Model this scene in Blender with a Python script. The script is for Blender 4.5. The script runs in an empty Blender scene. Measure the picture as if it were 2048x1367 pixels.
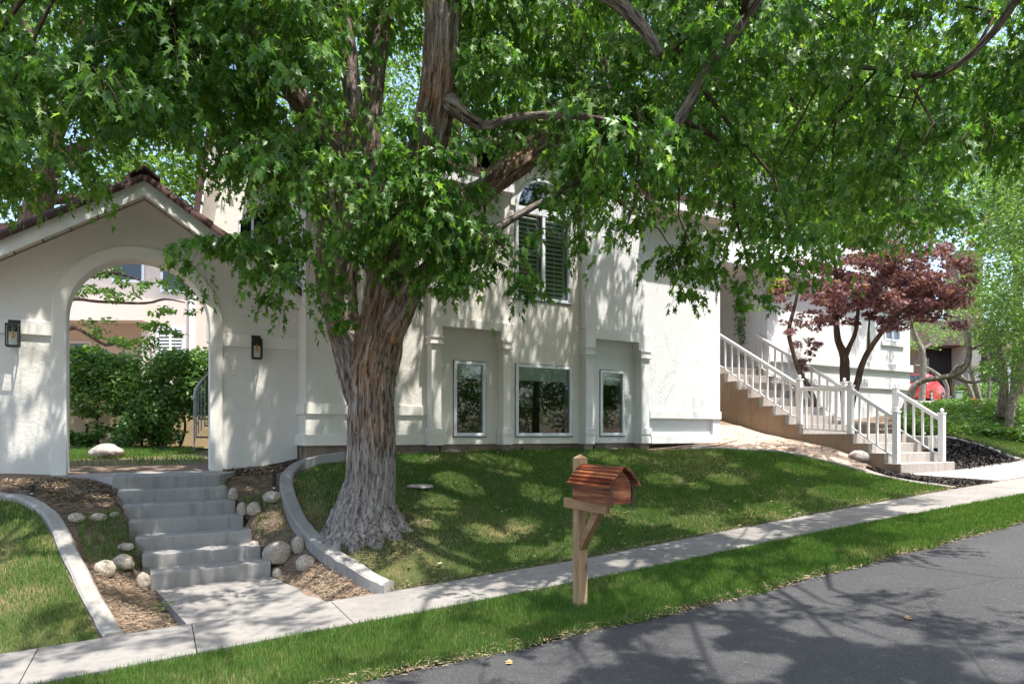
import bpy, bmesh, math, random
import numpy as np
from mathutils import Vector, Matrix
from mathutils.geometry import tessellate_polygon, delaunay_2d_cdt

random.seed(7); RNG = np.random.default_rng(11)
SC = bpy.context.scene
COL = SC.collection

# ------------------------------------------------------------------ camera, sky, sun, exposure
CAM_H = 1.6; FPX = 1300.0; CX = 1024.0; CY = 867.0
cam_d = bpy.data.cameras.new('camera'); cam = bpy.data.objects.new('camera', cam_d); COL.objects.link(cam)
cam.location = (0, 0, CAM_H); cam.rotation_euler = (math.radians(90), 0, 0)
cam_d.sensor_width = 36.0; cam_d.lens = 36.0 * FPX / 2048.0
cam_d.shift_y = (CY - 683.5) / 2048.0
cam_d.clip_start = 0.05; cam_d.clip_end = 2000
SC.camera = cam
SUN = Vector((0.880, -0.68, 2.95)).normalized()
elev = math.asin(SUN.z); azim = math.atan2(SUN.x, SUN.y)
world = bpy.data.worlds.new('World'); SC.world = world; world.use_nodes = True
wn = world.node_tree.nodes; wl = world.node_tree.links
sky = wn.new('ShaderNodeTexSky'); sky.sky_type = 'NISHITA'; sky.sun_disc = False
sky.sun_elevation = elev; sky.sun_rotation = azim; sky.air_density = 1.0; sky.dust_density = 2.6; sky.ozone_density = 1.0
bgn = wn['Background']; bgn.inputs['Strength'].default_value = 0.15
wl.new(sky.outputs['Color'], bgn.inputs['Color'])
sun_d = bpy.data.lights.new('sun', 'SUN'); sun = bpy.data.objects.new('sun', sun_d); COL.objects.link(sun)
sun_d.energy = 3.3; sun_d.angle = math.radians(0.53); sun_d.color = (1.0, 0.955, 0.89)
sun.rotation_euler = SUN.to_track_quat('Z', 'Y').to_euler(); sun.location = (10, -10, 30)
SC.view_settings.view_transform = 'Standard'; SC.view_settings.look = 'None'
SC.view_settings.exposure = 1.7; SC.view_settings.gamma = 1.0
SC.render.engine = 'CYCLES'
SC.cycles.use_denoising = True
SC.cycles.max_bounces = 7; SC.cycles.diffuse_bounces = 4; SC.cycles.glossy_bounces = 3
SC.cycles.transmission_bounces = 5; SC.cycles.transparent_max_bounces = 10

# ------------------------------------------------------------------ frames of reference
U = np.array([0.877, 0.480]); N = np.array([-0.480, 0.877])     # along the house front, away from the street
TF = 9.57                                                       # distance of the house front plane
def ray(px): return (px - CX) / FPX
def P(px, py, d): return (ray(px) * d, d, CAM_H - (py - CY) / FPX * d)
def ST(s, t, z=0.0): return (U[0]*s + N[0]*t, U[1]*s + N[1]*t, z)
def S(px, t):
    r = ray(px); return t * (0.877*r + 0.48) / (0.877 - 0.48*r)
def Z(px, py, t):
    r = ray(px); Y = t / (0.877 - 0.48*r); return CAM_H - (py - CY) / FPX * Y
def sm(x, a, b):
    k = np.clip((x-a)/(b-a), 0, 1); return k*k*(3-2*k)

# ------------------------------------------------------------------ materials
MATS = {}
class NT:
    def __init__(self, name):
        m = bpy.data.materials.new(name); m.use_nodes = True; self.m = m; self.t = m.node_tree; self.n = self.t.nodes; self.l = self.t.links
        self.b = self.n['Principled BSDF']; MATS[name] = m
    def new(self, ty, **kw):
        nd = self.n.new(ty)
        for k, v in kw.items(): setattr(nd, k, v)
        return nd
    def link(self, a, b): self.l.new(a, b)
    def coord(self, scale=(1, 1, 1), attr=None, kind='Object'):
        mp = self.new('ShaderNodeMapping'); mp.inputs['Scale'].default_value = scale
        if attr:
            a = self.new('ShaderNodeAttribute', attribute_name=attr); self.link(a.outputs['Vector'], mp.inputs['Vector'])
        else:
            tc = self.new('ShaderNodeTexCoord'); self.link(tc.outputs[kind], mp.inputs['Vector'])
        return mp.outputs['Vector']
    def noise(self, vec, scale, detail=4, rough=0.55, dist=0.0):
        nd = self.new('ShaderNodeTexNoise'); nd.inputs['Scale'].default_value = scale
        nd.inputs['Detail'].default_value = detail; nd.inputs['Roughness'].default_value = rough; nd.inputs['Distortion'].default_value = dist
        self.link(vec, nd.inputs['Vector']); return nd.outputs['Fac']
    def voro(self, vec, scale, feature='F1', out='Distance', rnd=1.0):
        nd = self.new('ShaderNodeTexVoronoi', feature=feature); nd.inputs['Scale'].default_value = scale
        nd.inputs['Randomness'].default_value = rnd
        self.link(vec, nd.inputs['Vector']); return nd.outputs[out]
    def ramp(self, fac, stops):
        r = self.new('ShaderNodeValToRGB'); e = r.color_ramp.elements
        while len(e) > 1: e.remove(e[-1])
        e[0].position = stops[0][0]; e[0].color = (*stops[0][1], 1)
        for p, c in stops[1:]:
            q = e.new(p); q.color = (*c, 1)
        self.link(fac, r.inputs['Fac']); return r.outputs['Color']
    def mix(self, fac, a, b, mode='MIX'):
        nd = self.new('ShaderNodeMix', data_type='RGBA', blend_type=mode)
        if isinstance(fac, (int, float)): nd.inputs[0].default_value = fac
        else: self.link(fac, nd.inputs[0])
        for i, v in ((6, a), (7, b)):
            if isinstance(v, tuple): nd.inputs[i].default_value = (*v, 1)
            else: self.link(v, nd.inputs[i])
        return nd.outputs[2]
    def math(self, op, a, b=0.0, clamp=False):
        nd = self.new('ShaderNodeMath', operation=op); nd.use_clamp = clamp
        for i, v in ((0, a), (1, b)):
            if isinstance(v, (int, float)): nd.inputs[i].default_value = v
            else: self.link(v, nd.inputs[i])
        return nd.outputs[0]
    def bump(self, h, strength, dist, prev=None):
        nd = self.new('ShaderNodeBump'); nd.inputs['Strength'].default_value = strength; nd.inputs['Distance'].default_value = dist
        self.link(h, nd.inputs['Height'])
        if prev is not None: self.link(prev, nd.inputs['Normal'])
        self.link(nd.outputs['Normal'], self.b.inputs['Normal']); return nd.outputs['Normal']
    def fin(self, col=None, rough=0.8, spec=0.3, metal=0.0):
        if col is not None:
            if isinstance(col, tuple): self.b.inputs['Base Color'].default_value = (*col, 1)
            else: self.link(col, self.b.inputs['Base Color'])
        if isinstance(rough, (int, float)): self.b.inputs['Roughness'].default_value = rough
        else: self.link(rough, self.b.inputs['Roughness'])
        self.b.inputs['Specular IOR Level'].default_value = spec; self.b.inputs['Metallic'].default_value = metal
        return self.m

def plain(name, col, rough=0.6, spec=0.4, metal=0.0, var=0.06, vs=6.0):
    m = NT(name); v = m.coord()
    n = m.noise(v, vs, 4)
    lo = tuple(max(0, c*(1-var*2.2)) for c in col); hi = tuple(min(1, c*(1+var)) for c in col)
    return m.fin(m.ramp(n, [(0.3, lo), (0.65, hi)]), rough, spec, metal)

def stucco(name, col, coarse=1.0, dirt=0.10):
    m = NT(name); v = m.coord()
    n1 = m.noise(v, 1.3, 5, 0.6); n2 = m.noise(v, 22, 4, 0.65, 0.35); n3 = m.noise(v, 60, 3)
    vv = m.coord((1, 1, 0.25)); st = m.noise(vv, 5, 5, 0.7)
    c = m.ramp(n1, [(0.3, tuple(x*(1-dirt) for x in col)), (0.7, col)])
    c = m.mix(m.ramp(st, [(0.55, (0, 0, 0)), (0.8, (0.35, 0.35, 0.35))]), c, tuple(x*0.82*k for x, k in zip(col, (1.02, 0.98, 0.9))))
    blot = m.noise(v, 3.2, 6, 0.75); c = m.mix(m.ramp(blot, [(0.58, (0, 0, 0)), (0.72, (0.35, 0.35, 0.35))]), c, tuple(x*0.80*k for x, k in zip(col, (1.0, 0.96, 0.86))))
    h = m.math('SMOOTHSTEP' if False else 'MULTIPLY', m.ramp(n2, [(0.40, (0, 0, 0)), (0.62, (1, 1, 1))]), 1.0)
    b1 = m.bump(h, 0.55*coarse, 0.010*coarse)
    m.bump(n3, 0.35, 0.004, b1)
    return m.fin(c, 0.9, 0.12)
stucco('stucco_wall', (0.72, 0.69, 0.63), 0.6)
stucco('stucco_trim', (0.75, 0.72, 0.66), 0.22, 0.06)
stucco('stucco_white', (0.68, 0.685, 0.685), 0.55, 0.05)
stucco('stucco_white_trim', (0.68, 0.685, 0.68), 0.25, 0.05)
stucco('stucco_pink', (0.62, 0.545, 0.48), 0.5, 0.08)
stucco('tan_block', (0.42, 0.33, 0.20), 0.7, 0.2)
plain('soffit_paint', (0.76, 0.68, 0.60), 0.7, 0.2, var=0.05)
plain('white_paint', (0.70, 0.70, 0.695), 0.45, 0.4, var=0.03)
plain('fascia_paint', (0.74, 0.75, 0.71), 0.6, 0.3, var=0.05)
plain('vinyl_white', (0.66, 0.69, 0.73), 0.35, 0.5, var=0.02)
plain('black_metal', (0.012, 0.012, 0.014), 0.45, 0.5, var=0.1)
plain('grey_metal', (0.28, 0.30, 0.31), 0.4, 0.5, 0.4)
plain('foundation_concrete', (0.27, 0.215, 0.17), 0.95, 0.1, var=0.22, vs=3)
plain('interior_dark', (0.12, 0.13, 0.11), 0.9, 0.1)
plain('interior_warm', (0.20, 0.19, 0.14), 0.9, 0.1)
plain('blind_fabric', (0.80, 0.84, 0.80), 0.8, 0.2)
plain('shutter_paint', (0.88, 0.87, 0.80), 0.5, 0.3)
plain('brass', (0.5, 0.33, 0.12), 0.3, 0.5, 0.8)
plain('amber_glass', (0.55, 0.30, 0.10), 0.15, 0.6)
plain('rock_pale', (0.36, 0.32, 0.285), 0.9, 0.15, var=0.2, vs=18)
plain('house_dark_trim', (0.05, 0.035, 0.03), 0.8)
plain('green_box', (0.25, 0.33, 0.25), 0.6)
plain('red_plastic', (0.25, 0.01, 0.01), 0.3, 0.6)
plain('pot_brown', (0.10, 0.05, 0.03), 0.8)
plain('sapwood', (0.55, 0.33, 0.15), 0.8, var=0.15)

def concrete(name, col, joint=False):
    m = NT(name); v = m.coord()
    n1 = m.noise(v, 1.1, 6, 0.65); n2 = m.noise(v, 9, 5, 0.7); n3 = m.noise(v, 90, 2, 0.7)
    c = m.ramp(n1, [(0.32, tuple(x*0.74 for x in col)), (0.68, tuple(x*1.08 for x in col))])
    c = m.mix(m.ramp(n2, [(0.5, (0, 0, 0)), (0.75, (0.5, 0.5, 0.5))]), c, tuple(x*0.72 for x in col))
    c = m.mix(m.ramp(n3, [(0.55, (0, 0, 0)), (0.7, (0.45, 0.45, 0.45))]), c, tuple(x*0.6 for x in col))
    vz = m.coord((1, 1, 0.12)); st = m.noise(vz, 11, 4, 0.7)
    c = m.mix(m.ramp(st, [(0.50, (0, 0, 0)), (0.66, (0.6, 0.6, 0.6))]), c, tuple(x*0.6 for x in col))
    b = m.bump(n2, 0.35, 0.01); m.bump(n3, 0.4, 0.003, b)
    return m.fin(c, 0.92, 0.15)
concrete('concrete_walk', (0.25, 0.235, 0.216))
concrete('concrete_steps', (0.305, 0.292, 0.272))
concrete('concrete_light', (0.39, 0.352, 0.32))
concrete('concrete_kerb', (0.30, 0.285, 0.26))
concrete('stair_side', (0.30, 0.225, 0.16))
concrete('timber_edge', (0.21, 0.155, 0.12))

m = NT('asphalt'); v = m.coord()
n1 = m.noise(v, 0.7, 6, 0.65); n2 = m.voro(v, 90); n3 = m.noise(v, 220, 2, 0.7)
c = m.ramp(n1, [(0.3, (0.042, 0.042, 0.043)), (0.7, (0.062, 0.062, 0.064))])
n4 = m.noise(v, 70, 3, 0.8)
c = m.mix(m.ramp(n4, [(0.56, (0, 0, 0)), (0.68, (0.75, 0.75, 0.75))]), c, (0.15, 0.15, 0.148))
c = m.mix(m.ramp(n4, [(0.34, (0.8, 0.8, 0.8)), (0.42, (0, 0, 0))]), c, (0.03, 0.03, 0.032))
crk = m.voro(m.coord((0.6, 1.1, 1)), 0.45, 'DISTANCE_TO_EDGE')
crn = m.math('ADD', crk, m.math('MULTIPLY', m.noise(v, 6, 4), 0.02))
c = m.mix(m.ramp(crn, [(0.012, (0.75, 0.75, 0.75)), (0.016, (0, 0, 0))]), c, (0.03, 0.03, 0.03))
b = m.bump(n2, 0.5, 0.006); m.bump(n3, 0.5, 0.004, b)
m.fin(c, 0.85, 0.25)

m = NT('dirt'); v = m.coord()
n1 = m.noise(v, 1.7, 6, 0.7); n2 = m.noise(v, 26, 5, 0.75); n3 = m.voro(v, 60)
c = m.ramp(n2, [(0.25, (0.11, 0.075, 0.052)), (0.5, (0.22, 0.162, 0.12)), (0.75, (0.36, 0.28, 0.215))])
c = m.mix(m.ramp(n1, [(0.4, (0, 0, 0)), (0.65, (0.6, 0.6, 0.6))]), c, (0.21, 0.145, 0.105))
b = m.bump(n2, 0.9, 0.03); m.bump(n3, 0.6, 0.012, b)
m.fin(c, 0.95, 0.1)
m = NT('pale_dirt'); v = m.coord()
n1 = m.noise(v, 2.5, 6, 0.7); n2 = m.noise(v, 30, 5, 0.75)
c = m.ramp(n2, [(0.25, (0.30, 0.215, 0.16)), (0.5, (0.42, 0.32, 0.25)), (0.75, (0.50, 0.40, 0.33))])
c = m.mix(m.ramp(n1, [(0.45, (0, 0, 0)), (0.7, (0.5, 0.5, 0.5))]), c, (0.36, 0.22, 0.14))
m.bump(n2, 0.5, 0.02); m.fin(c, 0.95, 0.1)
m = NT('bark_mulch'); v = m.coord()
n2 = m.noise(v, 34, 5, 0.8); c = m.ramp(n2, [(0.3, (0.02, 0.016, 0.014)), (0.55, (0.055, 0.045, 0.04)), (0.75, (0.13, 0.11, 0.10))])
m.bump(n2, 1.0, 0.05); m.fin(c, 0.9, 0.2)
m = NT('lawn_soil'); v = m.coord()
n1 = m.noise(v, 1.2, 5, 0.6); n2 = m.noise(v, 40, 4, 0.7)
c = m.ramp(n2, [(0.3, (0.035, 0.05, 0.015)), (0.7, (0.09, 0.10, 0.04))])
c = m.mix(m.ramp(n1, [(0.52, (0, 0, 0)), (0.68, (0.7, 0.7, 0.7))]), c, (0.20, 0.15, 0.08))
m.bump(n2, 0.8, 0.03); m.fin(c, 0.95, 0.1)

def leafmat(name, stops, trans=0.45, rough=0.38, spec=0.5, tcol=1.6):
    m = NT(name)
    a = m.new('ShaderNodeAttribute', attribute_name='tint')
    c = m.ramp(a.outputs['Fac'], stops)
    m.fin(c, rough, spec)
    tr = m.new('ShaderNodeBsdfTranslucent')
    br = m.mix(1.0, c, (tcol, tcol*0.98, tcol*0.45), 'MULTIPLY')
    m.link(br, tr.inputs['Color'])
    mx = m.new('ShaderNodeMixShader'); mx.inputs[0].default_value = trans
    m.link(m.b.outputs[0], mx.inputs[1]); m.link(tr.outputs[0], mx.inputs[2])
    m.link(mx.outputs[0], m.n['Material Output'].inputs['Surface'])
    return m.m
leafmat('maple_leaf', [(0.0, (0.034, 0.100, 0.018)), (0.3, (0.064, 0.158, 0.028)), (0.65, (0.12, 0.235, 0.042)), (0.88, (0.20, 0.32, 0.065)), (1.0, (0.32, 0.40, 0.19))], 0.48, 0.42, 0.42, 2.1)
leafmat('back_leaf', [(0.0, (0.06, 0.14, 0.028)), (0.6, (0.115, 0.22, 0.045)), (1.0, (0.20, 0.32, 0.08))], 0.5, 0.45, 0.4)
leafmat('oak_leaf', [(0.0, (0.065, 0.14, 0.035)), (0.6, (0.14, 0.25, 0.07)), (1.0, (0.27, 0.37, 0.15))], 0.45, 0.42, 0.5)
leafmat('red_leaf', [(0.0, (0.085, 0.026, 0.042)), (0.5, (0.18, 0.078, 0.102)), (0.85, (0.32, 0.18, 0.19)), (1.0, (0.44, 0.31, 0.25))], 0.38, 0.5, 0.4, 1.5)
leafmat('shrub_leaf', [(0.0, (0.045, 0.12, 0.022)), (0.6, (0.11, 0.22, 0.045)), (1.0, (0.22, 0.35, 0.10))], 0.35, 0.4, 0.5)
leafmat('lime_leaf', [(0.0, (0.22, 0.34, 0.04)), (1.0, (0.5, 0.6, 0.12))], 0.35, 0.5, 0.3, 1.2)
leafmat('cover_leaf', [(0.0, (0.07, 0.16, 0.03)), (0.6, (0.18, 0.31, 0.075)), (0.9, (0.27, 0.37, 0.12)), (1.0, (0.45, 0.18, 0.07))], 0.3, 0.4, 0.5)
leafmat('grass_blade', [(0.0, (0.055, 0.13, 0.020)), (0.5, (0.105, 0.205, 0.040)), (0.8, (0.185, 0.275, 0.072)), (1.0, (0.40, 0.34, 0.18))], 0.4, 0.5, 0.25, 1.5)
leafmat('straw', [(0.0, (0.15, 0.11, 0.075)), (1.0, (0.42, 0.33, 0.23))], 0.1, 0.8, 0.1)
leafmat('mulch_chip', [(0.0, (0.012, 0.010, 0.009)), (0.8, (0.06, 0.05, 0.045)), (1.0, (0.16, 0.13, 0.11))], 0.0, 0.8, 0.3)
leafmat('wood_chip', [(0.0, (0.10, 0.06, 0.04)), (1.0, (0.48, 0.40, 0.32))], 0.0, 0.8, 0.2)

m = NT('bark')
vb = m.coord((1, 1, 1), attr='bark')
vs_ = m.coord((1, 1, 0.16), attr='bark')
n1 = m.noise(vs_, 16, 6, 0.7, 0.5); n2 = m.noise(vs_, 45, 5, 0.7, 0.3); n3 = m.noise(vb, 2.2, 4, 0.6)
fis = m.noise(m.coord((1, 1, 0.085), attr='bark'), 42, 5, 0.75, 0.9)
c = m.ramp(n1, [(0.30, (0.06, 0.043, 0.036)), (0.40, (0.17, 0.13, 0.105)), (0.52, (0.33, 0.275, 0.24)), (0.70, (0.52, 0.465, 0.42))])
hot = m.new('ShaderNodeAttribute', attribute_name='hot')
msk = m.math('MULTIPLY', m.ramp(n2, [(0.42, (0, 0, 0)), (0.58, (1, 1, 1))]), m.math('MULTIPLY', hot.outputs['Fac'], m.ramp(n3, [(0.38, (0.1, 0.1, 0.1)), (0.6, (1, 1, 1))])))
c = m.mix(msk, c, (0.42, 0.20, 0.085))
old = m.new('ShaderNodeAttribute', attribute_name='old')
c = m.mix(m.math('MULTIPLY', old.outputs['Fac'], 0.7), c, m.ramp(n1, [(0.32, (0.10, 0.082, 0.072)), (0.43, (0.29, 0.26, 0.235)), (0.65, (0.44, 0.41, 0.385))]))
c = m.mix(m.ramp(fis, [(0.40, (0.92, 0.92, 0.92)), (0.47, (0, 0, 0))]), c, (0.028, 0.02, 0.016))
cav = m.new('ShaderNodeAttribute', attribute_name='cav')
c = m.mix(m.ramp(cav.outputs['Fac'], [(0.22, (0.92, 0.92, 0.92)), (0.47, (0, 0, 0))]), c, (0.035, 0.025, 0.02))
h = m.math('ADD', m.ramp(fis, [(0.34, (0, 0, 0)), (0.55, (1, 1, 1))]), m.math('MULTIPLY', n2, 0.8))
b1 = m.bump(h, 0.9, 0.016); m.bump(n1, 0.6, 0.02, b1)
m.fin(c, 0.93, 0.1)
m = NT('grey_bark'); v = m.coord((1, 1, 0.35)); n1 = m.noise(v, 20, 5, 0.7); 
m.bump(n1, 0.8, 0.02); m.fin(m.ramp(n1, [(0.3, (0.09, 0.075, 0.06)), (0.55, (0.25, 0.22, 0.18)), (0.75, (0.42, 0.40, 0.36))]), 0.9, 0.1)
m = NT('brown_bark'); v = m.coord((1, 1, 0.2)); n1 = m.noise(v, 22, 5, 0.7); 
m.bump(n1, 0.9, 0.02); m.fin(m.ramp(n1, [(0.3, (0.035, 0.024, 0.02)), (0.6, (0.14, 0.095, 0.07)), (0.8, (0.22, 0.16, 0.12))]), 0.9, 0.1)
m = NT('twig_bark'); m.fin((0.09, 0.065, 0.04), 0.8, 0.2)

def wood(name, stops, vec, sc, rough=0.5, spec=0.4, knots=True):
    m = NT(name); v = m.coord(vec)
    n1 = m.noise(v, sc, 5, 0.6, 0.8); n2 = m.noise(v, sc*6, 3, 0.7)
    c = m.ramp(n1, stops)
    c = m.mix(m.ramp(n2, [(0.5, (0, 0, 0)), (0.8, (0.4, 0.4, 0.4))]), c, tuple(x*0.6 for x in stops[0][1]))
    if knots:
        k = m.voro(m.coord(tuple(0.4+0.6*q/max(vec) for q in vec)), 7.0)
        c = m.mix(m.ramp(k, [(0.10, (0.85, 0.85, 0.85)), (0.22, (0, 0, 0))]), c, tuple(x*0.35 for x in stops[0][1]))
    m.bump(n2, 0.3, 0.003); return m.fin(c, rough, spec)
wood('cedar_post', [(0.3, (0.26, 0.155, 0.085)), (0.55, (0.42, 0.275, 0.155)), (0.8, (0.50, 0.36, 0.225))], (1, 1, 0.08), 14, 0.75, 0.2)
# mailbox boards run along the local Y axis of the box
wood('cedar_board', [(0.36, (0.045, 0.008, 0.004)), (0.46, (0.15, 0.034, 0.014)), (0.55, (0.25, 0.070, 0.028)), (0.63, (0.38, 0.18, 0.075))], (1, 0.035, 1), 26, 0.30, 0.5, False)
wood('cedar_front', [(0.36, (0.12, 0.03, 0.014)), (0.48, (0.29, 0.095, 0.04)), (0.62, (0.46, 0.21, 0.10))], (0.12, 1, 1), 15, 0.4, 0.5)
wood('cedar_arm', [(0.3, (0.20, 0.10, 0.05)), (0.55, (0.36, 0.21, 0.105)), (0.8, (0.47, 0.31, 0.17))], (1, 0.10, 1), 14, 0.6, 0.3)

m = NT('roof_tile'); v = m.coord(); n1 = m.noise(v, 5, 5, 0.7); n2 = m.noise(v, 60, 3)
m.bump(n2, 0.4, 0.006); m.fin(m.ramp(n1, [(0.3, (0.045, 0.022, 0.018)), (0.6, (0.085, 0.046, 0.040)), (0.8, (0.16, 0.105, 0.095))]), 0.8, 0.25)
m = NT('river_rock'); v = m.coord(); n1 = m.noise(v, 55, 4, 0.8); n2 = m.noise(v, 7, 4)
c = m.ramp(n1, [(0.35, (0.12, 0.10, 0.085)), (0.5, (0.33, 0.285, 0.23)), (0.65, (0.50, 0.45, 0.38))])
c = m.mix(m.ramp(n2, [(0.45, (0, 0, 0)), (0.7, (0.5, 0.5, 0.5))]), c, (0.34, 0.27, 0.19)); m.bump(n1, 0.5, 0.008); m.fin(c, 0.9, 0.15)
m = NT('brick'); tc = m.new('ShaderNodeTexCoord'); bt = m.new('ShaderNodeTexBrick'); bt.inputs['Scale'].default_value = 3.2
rot = m.new('ShaderNodeMapping'); rot.inputs['Rotation'].default_value = (math.radians(90), 0, 0)
m.link(tc.outputs['Object'], rot.inputs['Vector']); m.link(rot.outputs['Vector'], bt.inputs['Vector'])
bt.inputs['Color1'].default_value = (0.33, 0.22, 0.16, 1); bt.inputs['Color2'].default_value = (0.20, 0.13, 0.10, 1); bt.inputs['Mortar'].default_value = (0.30, 0.26, 0.22, 1)
m.fin(bt.outputs['Color'], 0.9, 0.1)
plain('dark_siding', (0.030, 0.022, 0.022), 0.8)
m = NT('car_paint'); m.fin((0.55, 0.012, 0.02), 0.18, 0.6); m.b.inputs['Coat Weight'].default_value = 0.8
m = NT('tyre_rubber'); m.fin((0.02, 0.02, 0.02), 0.8, 0.3)
m = NT('wheel_alloy'); m.fin((0.45, 0.45, 0.47), 0.3, 0.5, 0.8)
m = NT('dark_glass'); m.fin((0.012, 0.016, 0.018), 0.04, 0.8)
m = NT('window_glass')
gl = m.new('ShaderNodeBsdfGlossy'); gl.inputs['Roughness'].default_value = 0.02; gl.inputs['Color'].default_value = (0.92, 0.96, 0.98, 1)
tp = m.new('ShaderNodeBsdfTransparent'); tp.inputs['Color'].default_value = (0.84, 0.92, 0.89, 1)
fr = m.new('ShaderNodeFresnel'); fr.inputs['IOR'].default_value = 1.5
fa = m.math('ADD', m.math('MULTIPLY', fr.outputs[0], 1.0), 0.04, True)
mx = m.new('ShaderNodeMixShader'); m.link(fa, mx.inputs[0]); m.link(tp.outputs[0], mx.inputs[1]); m.link(gl.outputs[0], mx.inputs[2])
m.link(mx.outputs[0], m.n['Material Output'].inputs['Surface'])
m = NT('lantern_glass')
tp = m.new('ShaderNodeBsdfTransparent'); gl = m.new('ShaderNodeBsdfGlossy'); gl.inputs['Roughness'].default_value = 0.05
mx = m.new('ShaderNodeMixShader'); mx.inputs[0].default_value = 0.05; m.link(tp.outputs[0], mx.inputs[1]); m.link(gl.outputs[0], mx.inputs[2])
m.link(mx.outputs[0], m.n['Material Output'].inputs['Surface'])

# ------------------------------------------------------------------ object helpers
def tag(o, label=None, cat=None, group=None, kind=None):
    if label: o['label'] = label
    if cat: o['category'] = cat
    if group: o['group'] = group
    if kind: o['kind'] = kind
    return o
def empty(name, loc, label, cat, group=None):
    o = bpy.data.objects.new(name, None); COL.objects.link(o); o.location = loc; o.empty_display_size = 0.2
    return tag(o, label, cat, group)
def wloc(o):
    v = Vector((0, 0, 0))
    while o is not None: v += Vector(o.location); o = o.parent
    return v
def link_mesh(name, me, parent=None, origin=None):
    o = bpy.data.objects.new(name, me); COL.objects.link(o)
    if parent is not None: o.parent = parent
    elif origin is not None: o.location = origin
    return o
class MB:
    """collects world-space polygons for one mesh"""
    def __init__(self): self.v = []; self.f = []
    def poly(self, pts):
        k = len(self.v); self.v += [tuple(p) for p in pts]; self.f.append(tuple(range(k, k+len(pts))))
    def add(self, vs, fs):
        k = len(self.v); self.v += [tuple(p) for p in vs]; self.f += [tuple(i+k for i in f) for f in fs]
    def hexa(self, p):   # 8 corners: bottom 4 ccw, top 4 ccw
        self.add(p, [(3, 2, 1, 0), (4, 5, 6, 7), (0, 1, 5, 4), (1, 2, 6, 5), (2, 3, 7, 6), (3, 0, 4, 7)])
    def box(self, s0, s1, t0, t1, z0, z1):
        self.hexa([ST(s0, t0, z0), ST(s1, t0, z0), ST(s1, t1, z0), ST(s0, t1, z0), ST(s0, t0, z1), ST(s1, t0, z1), ST(s1, t1, z1), ST(s0, t1, z1)])
    def wbox(self, x0, x1, y0, y1, z0, z1):
        self.hexa([(x0, y0, z0), (x1, y0, z0), (x1, y1, z0), (x0, y1, z0), (x0, y0, z1), (x1, y0, z1), (x1, y1, z1), (x0, y1, z1)])
    def slab(self, outer, holes, t0, t1):
        """polygon in (s,z) with holes, extruded from t0 (street side) to t1"""
        loops = [outer] + list(holes)
        vl = [[Vector((a, b, 0)) for a, b in lp] for lp in loops]
        tris = tessellate_polygon(vl); flat = [p for lp in loops for p in lp]
        nn = len(flat); k = len(self.v)
        self.v += [ST(a, t0, b) for a, b in flat] + [ST(a, t1, b) for a, b in flat]
        for tr in tris:
            a, b, c = tr
            ar = (flat[b][0]-flat[a][0])*(flat[c][1]-flat[a][1])-(flat[b][1]-flat[a][1])*(flat[c][0]-flat[a][0])
            if ar < 0: b, c = c, b
            self.f.append((k+a, k+b, k+c)); self.f.append((k+nn+c, k+nn+b, k+nn+a))
        off = 0
        for li, lp in enumerate(loops):
            area = sum(lp[i][0]*lp[(i+1) % len(lp)][1]-lp[(i+1) % len(lp)][0]*lp[i][1] for i in range(len(lp)))
            for i in range(len(lp)):
                a = k+off+i; b = k+off+(i+1) % len(lp)
                q = (a, a+nn, b+nn, b)
                if (area > 0) == (li == 0): pass
                else: q = q[::-1]
                self.f.append(q[::-1] if False else q)
            off += len(lp)
    def tube(self, pts, rad, n=8, cap=True, jitter=0.0):
        pts = [Vector(p) for p in pts]; k0 = len(self.v); ref = None
        for i, p in enumerate(pts):
            d = (pts[min(i+1, len(pts)-1)] - pts[max(i-1, 0)]).normalized()
            if ref is None: ref = d.orthogonal().normalized()
            ref = (ref - d*ref.dot(d)).normalized(); b = d.cross(ref)
            r = rad[i] if isinstance(rad, (list, tuple)) else rad
            for j in range(n):
                a = 2*math.pi*j/n; rr = r*(1+random.uniform(-jitter, jitter))
                self.v.append(tuple(p + ref*math.cos(a)*rr + b*math.sin(a)*rr))
        for i in range(len(pts)-1):
            for j in range(n):
                a = k0+i*n+j; b = k0+i*n+(j+1) % n
                self.f.append((a, b, b+n, a+n))
        if cap:
            self.f.append(tuple(k0+j for j in range(n))[::-1]); e = k0+(len(pts)-1)*n; self.f.append(tuple(e+j for j in range(n)))
    def lathe(self, c, prof, n=16):
        k0 = len(self.v)
        for r, z in prof:
            for j in range(n):
                a = 2*math.pi*j/n; self.v.append((c[0]+r*math.cos(a), c[1]+r*math.sin(a), c[2]+z))
        for i in range(len(prof)-1):
            for j in range(n):
                a = k0+i*n+j; b = k0+i*n+(j+1) % n; self.f.append((a, b, b+n, a+n))
        self.f.append(tuple(k0+j for j in range(n))[::-1]); e = k0+(len(prof)-1)*n; self.f.append(tuple(e+j for j in range(n)))
    def build(self, name, mat, parent=None, bevel=0.0, smooth=False, origin=None, fixn=True):
        o0 = wloc(parent) if parent is not None else Vector(origin or (0, 0, 0))
        me = bpy.data.meshes.new(name)
        me.from_pydata([tuple(Vector(p)-o0) for p in self.v], [], self.f)
        if fixn:
            bm = bmesh.new(); bm.from_mesh(me); bmesh.ops.recalc_face_normals(bm, faces=bm.faces); bm.to_mesh(me); bm.free()
        if smooth:
            me.polygons.foreach_set('use_smooth', [True]*len(me.polygons))
        me.materials.append(MATS[mat]); me.update()
        o = link_mesh(name, me, parent, origin)
        if bevel:
            b = o.modifiers.new('b', 'BEVEL'); b.width = bevel; b.segments = 2; b.limit_method = 'ANGLE'
        return o

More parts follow.
